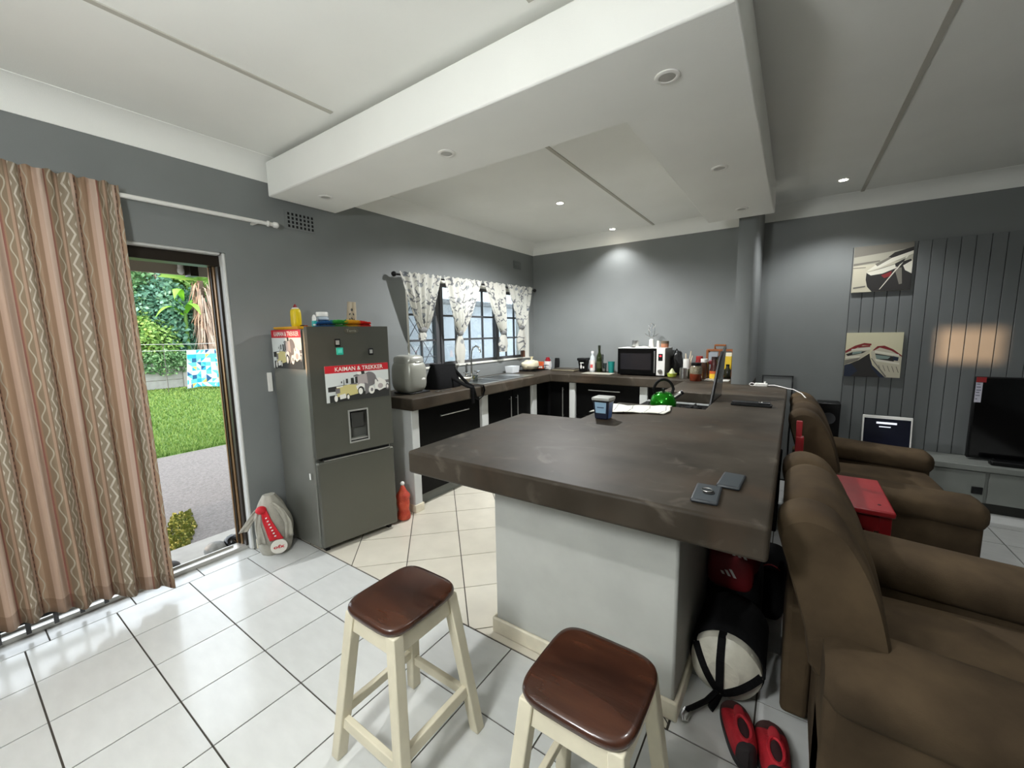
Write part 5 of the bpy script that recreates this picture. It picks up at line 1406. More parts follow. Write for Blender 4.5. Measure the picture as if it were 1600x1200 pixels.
MB().cyl((KX + 0.122, KY + 0.034, KZ + 0.122), (KX + 0.135, KY + 0.038, KZ + 0.133), 0.018, 0.016, 12).build('whistle', M_blk, t, smooth=True)

# ---------------------------------------------------------------- on the peninsula
t = thing('spread_tub', 'square blue tub with pale label and grey lid on peninsula', 'tub', (2.24, 2.31, Zt))
m = MB()
def sq(cx, cy, h, z): return [(cx - h, cy - h, z), (cx + h, cy - h, z), (cx + h, cy + h, z), (cx - h, cy + h, z)]
def frustum(mb, cx, cy, a, b, z0, z1, m_=0):
    return mb.add(sq(cx, cy, a, z0) + sq(cx, cy, b, z1), [(3, 2, 1, 0), (4, 5, 6, 7), (0, 1, 5, 4), (1, 2, 6, 5), (2, 3, 7, 6), (3, 0, 4, 7)], m_)
BX, BY = 2.245, 2.325
frustum(MB(), BX, BY, 0.040, 0.050, Zt, Zt + 0.115).build('tub_body', mat('navy_tub', (28, 34, 52), 0.3), t, bevel=0.008, seg=3)
lid_ = MB(); lid_.box(BX - 0.056, BY - 0.056, Zt + 0.115, BX + 0.056, BY + 0.056, Zt + 0.135)
lid_.build('tub_lid', mat('lid_grey', (176, 176, 170), 0.3), t, bevel=0.007, seg=3)
MB().box(BX - 0.053, BY - 0.053, Zt + 0.106, BX + 0.053, BY + 0.053, Zt + 0.118).build('lid_band', M_blk, t, bevel=0.003)
def face(u0, v0, u1, v1, nm, mm, side):
    o_ = []
    for u, v in ((u0, v0), (u1, v0), (u1, v1), (u0, v1)):
        h = 0.040 + 0.010 * v + 0.0008
        a = (u - .5) * 2 * (h - 0.009)
        o_.append((BX + a, BY - h, Zt + 0.115 * v) if side == 0 else ((BX - h, BY - a, Zt + 0.115 * v) if side == 1 else (BX + h, BY + a, Zt + 0.115 * v)))
    return MB().add(o_, [(0, 1, 2, 3)]).build(nm, mm, t)
face(0.05, 0.34, 0.95, 0.92, 'front_label', mat('label_pale_blue', (150, 182, 206), 0.4), 0)
face(0.0, 0.05, 0.9, 0.85, 'side_label', mat('label_blue', (66, 104, 164), 0.4), 1)
face(0.1, 0.05, 0.9, 0.9, 'side_label', MATS['label_blue'], 2)
m = MB(); m.box(BX - 0.022, BY - 0.0485, Zt + 0.071, BX + 0.022, BY - 0.0480, Zt + 0.077); m.build('label_lettering', mat('label_ink', (60, 80, 110), 0.5), t)
def tow(u, v):
    x = 2.10 + (2.53 - 2.10) * u + 0.015 * math.sin(5 * v) - 0.04 * (1 - v) * 0 
    y = 2.44 + 0.18 * u + (0.28) * v + 0.012 * math.sin(11 * u)
    return (min(x, 2.70), min(y, 2.925), Zt + 0.006 + 0.006 * abs(math.sin(9 * u + 3 * v)) + 0.003 * math.sin(14 * v + 5 * u))
def towmat():
    m = mat('striped_tea_towel', (228, 224, 210), 0.9)
    N, L = m.node_tree.nodes, m.node_tree.links
    uv = N.new('ShaderNodeUVMap'); uv.uv_map = 'cloth'
    sp_ = N.new('ShaderNodeSeparateXYZ'); L.new(uv.outputs[0], sp_.inputs[0])
    f_ = N.new('ShaderNodeMath'); f_.operation = 'FRACT'
    k_ = N.new('ShaderNodeMath'); k_.operation = 'MULTIPLY'; k_.inputs[1].default_value = 4.3
    L.new(sp_.outputs[0], k_.inputs[0]); L.new(k_.outputs[0], f_.inputs[0])
    l_ = N.new('ShaderNodeMath'); l_.operation = 'LESS_THAN'; l_.inputs[1].default_value = 0.07
    L.new(f_.outputs[0], l_.inputs[0])
    mx = N.new('ShaderNodeMix'); mx.data_type = 'RGBA'; L.new(l_.outputs[0], mx.inputs[0])
    mx.inputs[6].default_value = rgb((230, 227, 214)); mx.inputs[7].default_value = rgb((160, 160, 156))
    L.new(mx.outputs[2], N['Principled BSDF'].inputs['Base Color'])
    return m
m = MB(); m.surf(tow, 40, 16, uv=lambda u, v: (u, v)); tag(m.build('tea_towel', towmat(), smooth=True, solid=0.004), 'white tea towel with thin grey stripes on the peninsula', 'towel')
def phone(label, cx, cy, w_, h_, rz, ring):
    t = thing('phone' if ring else 'phone', label, 'phone', (cx, cy, Zt))
    T_ = Matrix.Translation((cx, cy, Zt)) @ Matrix.Rotation(rz, 4, 'Z')
    MB().box(-w_ / 2, -h_ / 2, 0, w_ / 2, h_ / 2, 0.012, 0, T_).build('phone_case', mat('slate_rubber', (38, 42, 46), 0.5), t, bevel=0.009, seg=4)
    MB().box(-w_ / 2 + 0.006, -h_ / 2 + 0.006, 0.0115, w_ / 2 - 0.006, h_ / 2 - 0.006, 0.0125, 0, T_).build('phone_back', mat('slate_back', (58, 64, 68), 0.4), t, bevel=0.004)
    if ring:
        m = MB(); m.tube([T_ @ Vector((0.016 * math.cos(a * PI / 10), 0.01 + 0.016 * math.sin(a * PI / 10), 0.0155)) for a in range(21)], 0.0022, 6)
        m.build('finger_ring', M_chrome, t, smooth=True)
        m = MB(); m.lathe([(0.018, 0.0125), (0.018, 0.014)], (0, 0, 0), 18, T=T_ @ Matrix.Translation((0.006, -0.004, 0))); m.build('ring_plate', M_blk, t)
phone('black phone with a chrome ring near the peninsula corner', 2.978, 1.378, 0.078, 0.155, 0.05, True)
phone('plain black phone behind the one with ring', 3.030, 1.545, 0.072, 0.150, -0.04, False)
t = thing('tablet_case', 'long flat black case lying across the worktop', 'case', (2.96, 3.2, Zt))
MB().box(2.84, 3.18, Zt, 3.085, 3.25, Zt + 0.018).build('case', M_blk, t, bevel=0.004)
MB().box(2.845, 3.185, Zt + 0.0182, 3.075, 3.245, Zt + 0.028, T=rot('Y', -0.015, (2.96, 3.2, Zt))).build('case_flap', mat('black_satin', (32, 32, 34), 0.3), t, bevel=0.003)
MB().box(3.005, 3.20, Zt + 0.027, 3.03, 3.215, Zt + 0.033).build('case_clip', M_chrome, t, bevel=0.002)
t = thing('power_adapter', 'white plug adapter with cable at the worktop end', 'adapter', (2.94, 4.36, Zt))
MB().box(2.905, 4.335, Zt, 3.005, 4.38, Zt + 0.030).build('adapter_body', M_whiteplastic, t, bevel=0.005)
m = MB(); m.tube([(2.905 - 0.022 + 0.022 * math.cos(a * PI / 6), 4.358, Zt + 0.015 + 0.013 * math.sin(a * PI / 6)) for a in range(13)], 0.004, 6); m.build('adapter_loop', M_whiteplastic, t, smooth=True)
MB().cyl((2.985, 4.36, Zt + 0.03), (2.985, 4.36, Zt + 0.046), 0.009, 0.008, 10).build('adapter_button', M_whiteplastic, t, smooth=True)
MB().tube([(3.005, 4.355, Zt + 0.012), (3.06, 4.33, Zt + 0.02), (3.12, 4.27, Zt + 0.014), (3.165, 4.20, Zt + 0.012), (3.20, 4.10, Zt + 0.02), (3.255, 3.95, Zt + 0.01), (3.30, 3.82, Zt - 0.03)], 0.004, 6).build('cable', M_whiteplastic, t, smooth=True)
MB().cyl((3.30, 3.82, Zt - 0.03), (3.315, 3.79, Zt - 0.045), 0.006, 0.006, 8).build('cable_plug', M_whiteplastic, t)
# ---------------------------------------------------------------- bar stools
SH = 0.61
def stool(label, cx, cy, sw, sd):
    t = thing('bar_stool', label, 'stool', (cx, cy, 0), 'bar stools')
    n = 28
    def top(u, v):
        a = 2 * PI * u
        e = 0.42
        x = math.copysign(abs(math.cos(a)) ** e, math.cos(a)); y = math.copysign(abs(math.sin(a)) ** e, math.sin(a))
        prof = [(0.0, 0.004), (0.55, 0.003), (0.88, 0.001), (0.965, 0.0), (0.99, -0.006), (1.0, -0.014), (0.985, -0.024), (0.95, -0.028), (0.0, -0.028)]
        k = v * (len(prof) - 1); i = min(int(k), len(prof) - 2); f = k - i
        r_ = prof[i][0] * (1 - f) + prof[i + 1][0] * f; z = prof[i][1] * (1 - f) + prof[i + 1][1] * f
        return (cx + x * sw / 2 * r_, cy + y * sd / 2 * r_, SH + z)
    m = MB(); m.surf(top, 48, 8, closed=True); m.build('seat', M_wood, t, smooth=True, angle=60)
    tx, ty = sw / 2 - 0.035, sd / 2 - 0.035       # leg tops
    bx_, by_ = 0.182, 0.182                        # leg feet
    zt_ = SH - 0.028
    def leg_at(sx_, sy_, z):
        k = z / zt_
        return (cx + sx_ * (bx_ + (tx - bx_) * k), cy + sy_ * (by_ + (ty - by_) * k))
    for sx_ in (-1, 1):
        for sy_ in (-1, 1):
            a, b = leg_at(sx_, sy_, 0), leg_at(sx_, sy_, zt_)
            h0 = 0.021
            vs = [(a[0] + i * h0, a[1] + j * h0, 0) for i, j in ((-1, -1), (1, -1), (1, 1), (-1, 1))] + [(b[0] + i * h0, b[1] + j * h0, zt_) for i, j in ((-1, -1), (1, -1), (1, 1), (-1, 1))]
            MB().add(vs, [(3, 2, 1, 0), (4, 5, 6, 7), (0, 1, 5, 4), (1, 2, 6, 5), (2, 3, 7, 6), (3, 0, 4, 7)]).build('leg', M_cream, t, bevel=0.004)
    def rail(z, hh, p, q, nm):
        a, b = leg_at(p[0], p[1], z), leg_at(q[0], q[1], z)
        a2, b2 = leg_at(p[0], p[1], z + hh), leg_at(q[0], q[1], z + hh)
        th = 0.011
        if p[0] == q[0]: d = (th, 0)
        else: d = (0, th)
        vs = [(a[0] - d[0], a[1] - d[1], z), (b[0] - d[0], b[1] - d[1], z), (b[0] + d[0], b[1] + d[1], z), (a[0] + d[0], a[1] + d[1], z),
              (a2[0] - d[0], a2[1] - d[1], z + hh), (b2[0] - d[0], b2[1] - d[1], z + hh), (b2[0] + d[0], b2[1] + d[1], z + hh), (a2[0] + d[0], a2[1] + d[1], z + hh)]
        MB().add(vs, [(3, 2, 1, 0), (4, 5, 6, 7), (0, 1, 5, 4), (1, 2, 6, 5), (2, 3, 7, 6), (3, 0, 4, 7)]).build(nm, M_cream, t, bevel=0.003)
    C4 = [(-1, -1), (1, -1), (1, 1), (-1, 1)]
    for i in range(4):
        rail(SH - 0.098, 0.07, C4[i], C4[(i + 1) % 4], 'apron')
        rail(0.13 + 0.035 * (i % 2), 0.04, C4[i], C4[(i + 1) % 4], 'stretcher')
stool('bar stool with brown seat standing further left by the fridge', 2.055, 0.895, 0.288, 0.325)
stool('bar stool with brown seat nearest, in front of the peninsula', 2.772, 0.945, 0.315, 0.315)

# ---------------------------------------------------------------- recliners
def recliner(label, y0, y1, xr, xf, ah, seath, nback, topz, armw):
    t = thing('recliner', label, 'armchair', ((xr + xf) / 2, (y0 + y1) / 2, 0), 'brown suede recliners')
    MB().box(xr + 0.03, y0 + 0.03, 0.05, xf - 0.05, y1 - 0.03, seath - 0.10).build('base', M_sofa, t, bevel=0.03, seg=4)
    MB().box(xr - 0.06, y0 + 0.47, 0.05, xr + 0.03, y1 - 0.03, ah - 0.13).build('back_panel', M_sofa, t, bevel=0.02, seg=3)
    for k, (a, b) in enumerate(((y0, y0 + armw), (y1 - armw, y1))):
        MB().box(xr + 0.03, a + 0.02, 0.045, xf - 0.02, b - 0.02, ah - 0.09).build('arm_side', M_sofa, t, bevel=0.03, seg=4)
        def arm(u, v, a=a, b=b):
            an = 2 * PI * u
            x = xr + 0.03 + (xf + 0.02 - xr - 0.03) * v
            end = min(1, math.sqrt(max(0.0, min(1, (1 - v) / 0.07)))) if v > 0.93 else (min(1, 0.75 + v * 8) if v < 0.03 else 1)
            cy_, cz = (a + b) / 2, ah - 0.075 - 0.04 * v
            hump = 1 + 0.04 * math.sin(7 * v)
            yy = math.copysign(abs(math.cos(an)) ** 0.62, math.cos(an)); zz_ = math.copysign(abs(math.sin(an)) ** 0.7, math.sin(an))
            return (x, cy_ + yy * (armw / 2 + 0.01) * max(end, 0.02), cz + zz_ * 0.078 * hump * max(end, 0.02))
        m = MB(); m.surf(arm, 26, 40, closed=True)
        m.add([arm(i / 26, 0) for i in range(26)], [tuple(range(26))])
        m.build('armrest', M_sofa, t, smooth=True, angle=70)
    ia, ib = y0 + armw + 0.005, y1 - armw - 0.005
    def seat(u, v):
        x = xr + 0.20 + (xf + 0.03 - xr - 0.20) * v
        y = ia + (ib - ia) * u
        z = seath - 0.02 + 0.05 * math.sin(PI * u) ** 0.5 * (0.55 + 0.45 * math.sin(PI * min(1, v * 0.9 + 0.1))) - (0.14 * max(0, v - 0.86) / 0.14 if v > 0.86 else 0)
        return (x, y, z)
    m = MB(); m.surf(seat, 18, 26); m.build('seat_cushion', M_sofa, t, smooth=True, solid=0.02)
    MB().box(xf - 0.06, ia, 0.06, xf + 0.02, ib, seath - 0.13).build('footrest', M_sofa, t, bevel=0.03, seg=4)
    # backrest: profile in x, z swept along y with soft ends, one cushion per section
    prof = [(0.02, 0.52), (-0.02, 0.66), (-0.075, 0.83), (-0.105, 0.93), (-0.085, 0.975), (-0.03, 0.995), (0.04, 0.975), (0.09, 0.92), (0.135, 0.84), (0.17, 0.74), (0.20, 0.60), (0.19, 0.53)]
    wid = [0.17] + [((y1 - y0 - 2 * armw * 0.55) - 0.34) / nback] * nback + [0.17]
    ya = y0 + armw * 0.55
    for k, wd in enumerate(wid):
        side = k in (0, len(wid) - 1)
        def back(u, v, ya=ya, wd=wd, side=side):
            q = u * len(prof); i = int(q) % len(prof); f = q - int(q)
            p0_, p1_ = prof[i], prof[(i + 1) % len(prof)]
            pm, pn = prof[i - 1], prof[(i + 2) % len(prof)]
            def cr(a, b, c, d): return 0.5 * ((2 * b) + (-a + c) * f + (2 * a - 5 * b + 4 * c - d) * f * f + (-a + 3 * b - 3 * c + d) * f ** 3)
            x = cr(pm[0], p0_[0], p1_[0], pn[0]); z = cr(pm[1], p0_[1], p1_[1], pn[1])
            cx_, cz_ = 0.05, 0.74
            e = 1 - abs(2 * v - 1) ** (7 if not side else 5) * (0.13 if not side else 0.10)
            zz_ = (cz_ + (z - cz_) * e)
            zz_ = seath + (zz_ - 0.52) * (topz - seath) / (0.995 - 0.52)
            return (xr + (cx_ + (x - cx_) * e) * 1.0 + (0.012 if not side else 0), ya + wd * v, zz_)
        m = MB(); m.surf(back, 40, 14, closed=True)
        for vv in (0, 1):
            m.add([back(i / 40, vv) for i in range(40)], [tuple(range(40))])
        m.build('back_bolster' if side else 'back_cushion', M_sofa, t, smooth=True, angle=75)
        ya += wd
    for y in (y0 + 0.08, y1 - 0.08):
        for x in (xr + 0.08, xf - 0.12):
            MB().box(x - 0.03, y - 0.03, 0, x + 0.03, y + 0.03, 0.05).build('foot', M_blk, t)
recliner('nearest brown suede recliner with its back to the peninsula', 1.29, 2.40, 3.275, 4.30, 0.635, 0.47, 1, 1.0, 0.29)
recliner('further brown suede recliner behind the red side table', 3.09, 4.43, 3.285, 4.10, 0.625, 0.46, 2, 1.01, 0.27)

# red side table
t = thing('red_side_table', 'red painted side table between the two recliners', 'table', (3.46, 2.78, 0))
MB().box(3.34, 2.51, 0.645, 3.625, 3.03, 0.675).build('tabletop', M_red, t, bevel=0.008)
for x, y in ((3.595, 2.56), (3.595, 2.98), (3.37, 2.56), (3.37, 2.98)):
    MB().box(x - 0.022, y - 0.022, 0, x + 0.022, y + 0.022, 0.645).build('leg', M_red, t, bevel=0.003)
MB().box(3.39, 2.545, 0.56, 3.575, 2.565, 0.63).build('apron', M_red, t)
MB().box(3.575, 2.58, 0.56, 3.60, 2.96, 0.63).build('apron', M_red, t)
m = MB(); m.lathe([(0.007, 0.675), (0.007, 0.6762)], (3.575, 2.60, 0), 12); m.build('bolt', M_blk, t)
t = thing('red_post', 'red painted upright post standing behind the side table', 'post', (3.245, 2.92, 0))
MB().box(3.222, 2.86, 0, 3.262, 2.90, 0.915).build('lower_post', M_red, t, bevel=0.003)
MB().box(3.222, 2.905, 0, 3.252, 2.935, 1.0).build('upper_post', M_red, t, bevel=0.003)

# ---------------------------------------------------------------- lounge wall
wp = struct(MB().box(3.6, YB - 0.02, 0.41, 6.3, YB, 2.30).build('wall_panel', mat('groove_dark', (40, 41, 41), 0.8)), 'grey boarded wall panel behind the television')
bw = 0.0885
for k in range(30):
    MB().box(3.6 + k * bw + 0.002, YB - 0.04, 0.41, 3.6 + (k + 1) * bw - 0.002, YB - 0.02, 2.30).build('board', M_panel, wp, bevel=0.002)
t = thing('media_unit', 'low grey cement media unit under the television', 'unit', (4.8, 4.95, 0))
MB().box(3.62, 4.83, 0.09, 6.2, YB - 0.041, 0.36).build('unit_body', M_unit, t)
MB().box(3.60, 4.79, 0.36, 6.22, YB - 0.041, 0.41).build('unit_top', M_unit, t, bevel=0.006)
for a, b in ((3.64, 4.535), (4.555, 5.45), (5.47, 6.18)):
    MB().box(a, 4.812, 0.095, b, 4.829, 0.352).build('unit_door', M_unit, t, bevel=0.003)
MB().box(4.46, 4.800, 0.165, 4.525, 4.811, 0.225).build('socket', M_blk, t, bevel=0.004)
MB().box(3.64, 4.87, 0, 6.18, YB - 0.05, 0.09).build('kick', mat('kick_dark', (44, 44, 40), 0.8), t)
t = thing('television', 'large black television on the media unit', 'television', (5.1, 5.0, 0.41))
MB().box(4.455, 4.985, 0.425, 5.75, 5.03, 1.12).build('tv_case', M_blk, t, bevel=0.006)
MB().box(4.468, 4.9835, 0.44, 5.737, 4.985, 1.108).build('tv_screen', mat('dark_screen', (7, 7, 8), 0.08), t)
for x in (4.62, 5.58):
    m = MB(); m.tube([(x, 5.01, 0.43), (x - 0.03, 4.93, 0.418)], 0.012, 6); m.tube([(x, 5.01, 0.43), (x + 0.03, 5.08, 0.418)], 0.012, 6); m.build('tv_foot', M_blk, t)
st = MB().box(4.458, 4.9825, 1.075, 4.515, 4.9835, 1.118).build('sticker_red', mat('sticker_red', (150, 34, 36), 0.5), t)
MB().box(4.458, 4.9825, 0.905, 4.497, 4.9835, 1.072).build('sticker_white', mat('sticker_white', (196, 194, 206), 0.5), t)
m = MB()
for k, (z, w_) in enumerate(((1.055, .02), (1.03, .025), (1.005, .028), (.985, .02), (.96, .024), (.93, .012))):
    m.box(4.463, 4.9818, z, 4.463 + w_, 4.9824, z + 0.007)
m.build('sticker_print', mat('sticker_ink', (96, 96, 112), 0.5), t)
t = thing('soundbar', 'slim black soundbar lying before the television', 'soundbar', (5.0, 4.88, 0.41))
MB().box(4.56, 4.84, 0.4105, 5.5, 4.91, 0.45).build('bar_body', M_blk, t, bevel=0.008)
t = thing('floor_speaker', 'black floor speaker behind the far recliner', 'speaker', (3.49, 4.85, 0))
MB().box(3.40, 4.77, 0, 3.575, 4.97, 0.845).build('speaker_box', M_blk, t, bevel=0.008)
for z in (0.25, 0.5, 0.7):
    MB().lathe([(0.055, 0), (0.055, 0.004), (0.02, 0.002)], (0, 0, 0), 18, T=Matrix.Translation((3.488, 4.77, z)) @ Matrix.Rotation(PI / 2, 4, 'X')).build('speaker_cone', mat('cone_grey', (52, 52, 54), 0.5), t, smooth=True)
t = thing('white_laptop', 'white-edged laptop screen standing on the media unit', 'laptop', (3.93, 4.95, 0.41))
Tl = Matrix.Translation((3.755, 4.93, 0.424)) @ Matrix.Rotation(-0.12, 4, 'X')
MB().box(0, -0.006, 0, 0.345, 0.004, 0.31, 0, Tl).build('lid', M_whiteplastic, t, bevel=0.004)
MB().box(0.013, -0.0075, 0.012, 0.332, -0.006, 0.283, 0, Tl).build('screen', mat('navy_screen', (20, 22, 36), 0.2), t)
m = MB(); m.box(0.10, -0.0085, 0.235, 0.24, -0.0076, 0.253, 0, Tl); m.box(0.12, -0.0085, 0.205, 0.20, -0.0076, 0.213, 0, Tl); m.build('screen_text', emit('screen_white', (200, 204, 214), 0.6), t)
MB().box(3.755, 4.815, 0.4105, 4.10, 4.935, 0.424).build('keyboard_deck', M_whiteplastic, t, bevel=0.004)
t = thing('leaning_frame', 'black framed grey board leaning behind the worktop end', 'frame', (3.05, 4.9, 0))
Tf = Matrix.Translation((2.93, 4.86, 0)) @ Matrix.Rotation(-0.09, 4, 'X')
m = MB(); m.box(0, 0, 0, 0.012, 0.025, 1.075, 0, Tf); m.box(0.258, 0, 0, 0.27, 0.025, 1.075, 0, Tf); m.box(0, 0, 1.063, 0.27, 0.025, 1.075, 0, Tf); m.box(0, 0, 0, 0.27, 0.025, 0.012, 0, Tf); m.build('frame', M_blk, t)
MB().box(0.012, 0.008, 0.012, 0.258, 0.014, 1.063, 0, Tf).build('board', M_wall, t)

# canvases
A = [mat('canvas_sand', (196, 190, 168), 0.8), mat('canvas_sky', (168, 164, 148), 0.8), mat('canvas_dark', (44, 42, 40), 0.8), mat('canvas_white', (222, 218, 202), 0.8), mat('canvas_red', (130, 40, 42), 0.8), mat('canvas_grey', (120, 116, 106), 0.8), mat('canvas_navy', (36, 44, 62), 0.8), mat('canvas_teal', (128, 146, 138), 0.8), mat('canvas_cream', (214, 208, 176), 0.8)]
CY = YB - 0.041
t = thing('boat_canvas', 'upper canvas print of a dark boat bow on sand', 'picture', (3.81, CY, 1.87))
MB().box(3.605, CY - 0.028, 1.875, 4.012, CY, 2.295).build('canvas', A[0], t)
def n1(p): return [((x - 66) / 510, (y - 20) / 395) for x, y in p]
S = [(1, [(0, 0), (1, 0), (1, .38), (0, .42)]), (5, n1([(66, 20), (576, 20), (576, 70), (66, 110)])), (0, [(0, .42), (1, .36), (1, 1), (0, 1)]), (5, n1([(66, 165), (300, 150), (300, 162), (66, 185)])),
     (2, n1([(190, 250), (560, 160), (576, 180), (576, 415), (250, 415), (205, 370), (188, 310)])), (2, n1([(370, 130), (420, 95), (576, 62), (576, 110), (390, 140)])),
     (3, n1([(185, 240), (260, 190), (400, 140), (576, 92), (576, 118), (420, 170), (300, 215)])), (5, n1([(260, 180), (380, 130), (400, 140), (280, 200)])), (3, n1([(190, 250), (330, 220), (450, 190), (450, 225), (330, 265), (230, 275)])),
     (4, n1([(320, 280), (410, 250), (400, 290), (350, 305)])), (3, n1([(500, 210), (576, 170), (576, 280), (520, 250)])), (5, n1([(430, 230), (490, 225), (505, 360), (480, 365)])),
     (3, n1([(312, 400), (322, 398), (450, 240), (440, 236)])), (3, n1([(440, 240), (452, 240), (540, 130), (530, 125)])), (2, n1([(430, 190), (520, 150), (500, 180), (440, 220)])),
     (5, n1([(66, 200), (180, 200), (180, 206), (66, 206)])), (5, n1([(80, 370), (190, 360), (190, 372), (80, 384)]))]
m = MB(); prints(m, (3.605, CY - 0.028, 2.295), (1, 0, 0), (0, 0, -1), 0.407, 0.42, S, step=0.00015); m.build('print', A, t)
t = thing('boats_canvas', 'lower canvas print of two rowing boat bows', 'picture', (3.80, CY, 1.07))
MB().box(3.60, CY - 0.028, 1.075, 4.005, CY, 1.495).build('canvas', A[8], t)
def n2(p): return [((x + 5) / 500, (y - 765) / 375) for x, y in p]
S = [(8, [(0, 0), (1, 0), (1, 1), (0, 1)]), (2, n2([(-5, 1050), (120, 1000), (215, 940), (240, 1040), (300, 1110), (370, 1140), (-5, 1140)])), (6, n2([(-5, 1040), (60, 1030), (120, 1090), (60, 1140), (-5, 1140)])), (6, n2([(225, 980), (250, 1040), (370, 1140), (320, 1140), (240, 1060)])),
     (0, n2([(-5, 940), (140, 880), (222, 880), (215, 930), (120, 1000), (-5, 1045)])), (4, n2([(-5, 920), (80, 875), (160, 852), (225, 858), (225, 872), (150, 872), (-5, 940)])), (3, n2([(50, 905), (220, 890), (220, 908), (50, 918)])), (4, n2([(110, 880), (215, 872), (215, 884), (110, 893)])),
     (2, n2([(0, 950), (60, 930), (190, 920), (150, 940), (20, 965)])), (7, n2([(60, 930), (150, 920), (140, 938), (60, 950)])), (3, n2([(0, 970), (130, 960), (130, 975), (0, 985)])), (5, n2([(-5, 1000), (140, 975), (110, 1000), (-5, 1040)])),
     (0, n2([(225, 930), (260, 890), (330, 880), (430, 920), (495, 960), (495, 1140), (370, 1140), (260, 1040)])), (4, n2([(240, 915), (280, 878), (340, 874), (420, 905), (495, 955), (495, 965), (400, 915), (300, 890), (255, 915)])), (3, n2([(260, 915), (470, 945), (470, 962), (260, 932)])),
     (2, n2([(265, 940), (440, 965), (430, 1005), (280, 985)])), (7, n2([(270, 950), (400, 965), (380, 985), (280, 985)])), (6, n2([(420, 960), (470, 970), (465, 1000), (425, 995)])), (3, n2([(265, 985), (480, 1015), (480, 1030), (280, 1005)])), (5, n2([(230, 980), (240, 980), (380, 1130), (370, 1138)]))]
for k in range(5):
    x = 300 + k * 38
    S.append((5, n2([(x, 1035 + k * 3), (x + 6, 1035 + k * 3), (x + 30, 1085 + k * 3), (x + 24, 1085 + k * 3)])))
m = MB(); prints(m, (3.60, CY - 0.028, 1.495), (1, 0, 0), (0, 0, -1), 0.405, 0.42, S, step=0.00015); m.build('print', A, t)

# ---------------------------------------------------------------- bags and shoes beside the peninsula
t = thing('rolled_sleeping_bag', 'pale rolled bundle in black straps on the floor under worktop', 'bag', (3.02, 1.85, 0))
def rollf(u, v):
    a = 2 * PI * u
    y = 1.715 + 0.38 * v
    r_ = 0.135 * (math.sqrt(min(1, (v + 0.03) / 0.16)) if v < 0.13 else 1) * (1 + 0.02 * math.sin(5 * a + 8 * v))
    return (3.02 + r_ * math.cos(a), y, 0.140 + r_ * math.sin(a))
m = MB(); m.surf(rollf, 32, 24, closed=True); m.add([rollf(i / 32, 1) for i in range(32)], [tuple(range(32))])
m.add([rollf(i / 32, 0) for i in range(32)], [tuple(range(32))])
m.build('bundle', mat('pale_wrinkled_nylon', (196, 192, 176), 0.4, var=0.10, scale=14, bump=0.7, bscale=22), t, smooth=True)
m = MB(); m.surf(lambda u, v: (3.02 + 0.141 * math.cos(2 * PI * u), 1.795 + 0.30 * v, 0.141 + 0.140 * math.sin(2 * PI * u)), 32, 4, closed=True)
m.build('black_sleeve', M_blkcloth, t, smooth=True, solid=0.004)
def dome(x, z):
    r_ = math.hypot(x - 3.02, z - 0.140)
    v = max(0.0, 0.16 * (min(r_, 0.133) / 0.135) ** 2 - 0.03)
    return (x, 1.715 + 0.38 * v - 0.006, z)
for ex, ez in ((3.005, 0.272), (3.15, 0.165), (2.905, 0.215)):
    pts = [dome(3.01 + (ex - 3.01) * k / 10, 0.045 + (ez - 0.045) * k / 10) for k in range(11)]
    pts.append((pts[-1][0], 1.81, pts[-1][2] + 0.004))
    m = MB()
    tw_ = 0.015
    for p, q in zip(pts[:-1], pts[1:]):
        d_ = Vector((q[0] - p[0], 0, q[2] - p[2]))
        d_ = d_.normalized() if d_.length > 0.004 else Vector((ex - 3.01, 0, ez - 0.045)).normalized()
        n_ = Vector((-d_.z, 0, d_.x)) * tw_
        P, Q = Vector(p), Vector(q)
        m.add([P - n_, P + n_, Q + n_, Q - n_], [(0, 1, 2, 3)])
    m.build('strap', M_blkcloth, t, solid=0.003)
MB().tube([(3.0, 1.712, 0.06), (2.97, 1.67, 0.035), (2.93, 1.62, 0.026), (2.908, 1.595, 0.022)], 0.02, 8, flat=0.4).build('loose_strap', M_blkcloth, t, smooth=True)
MB().tube([(3.01, 1.710, 0.055), (3.0, 1.69, 0.03), (2.985, 1.66, 0.014)], 0.02, 8, flat=0.4).build('loose_strap', M_blkcloth, t, smooth=True)
MB().tube([(2.900, 1.60, 0.025), (2.893, 1.572, 0.014), (2.905, 1.548, 0.010), (2.918, 1.556, 0.012), (2.925, 1.59, 0.028)], 0.005, 6).build('metal_clip', M_steel, t, smooth=True)
M_rdk = mat('dark_red_nylon', (112, 14, 22), 0.6, var=0.15, scale=10)
t = thing('red_sports_bag', 'dark red and black sports bag with white stripe logos', 'bag', (3.0, 2.3, 0))
m = MB(); m.ell((3.0, 2.30, 0.20), (0.125, 0.16, 0.198), 22, 14, e=0.5); m.build('lower_bag', M_blkcloth, t, smooth=True)
m = MB(); m.ell((2.99, 2.30, 0.42), (0.118, 0.16, 0.115), 22, 14, e=0.55); m.build('upper_bag', M_rdk, t, smooth=True)
m = MB(); m.ell((2.985, 2.19, 0.36), (0.105, 0.065, 0.10), 20, 12, e=0.5); m.build('front_pocket', M_rdk, t, smooth=True)
M_logo = mat('logo_white', (206, 200, 196), 0.6)
def stripes(x, y, z, s, nm):
    m = MB()
    for k, (h_) in enumerate((0.4, 0.72, 1.0)):
        x0 = x + s * (0.0 + 0.62 * k)
        m.add([(x0, y, z + s * h_ * 0.95), (x0 + s * 0.42, y, z + s * h_ * 0.95), (x0 + s * (0.42 + 0.75 * h_), y, z - s * 0.35 * h_), (x0 + s * 0.75 * h_, y, z - s * 0.35 * h_)][::1], [(0, 1, 2, 3)])
    return m.build(nm, M_logo, t, solid=0.001)
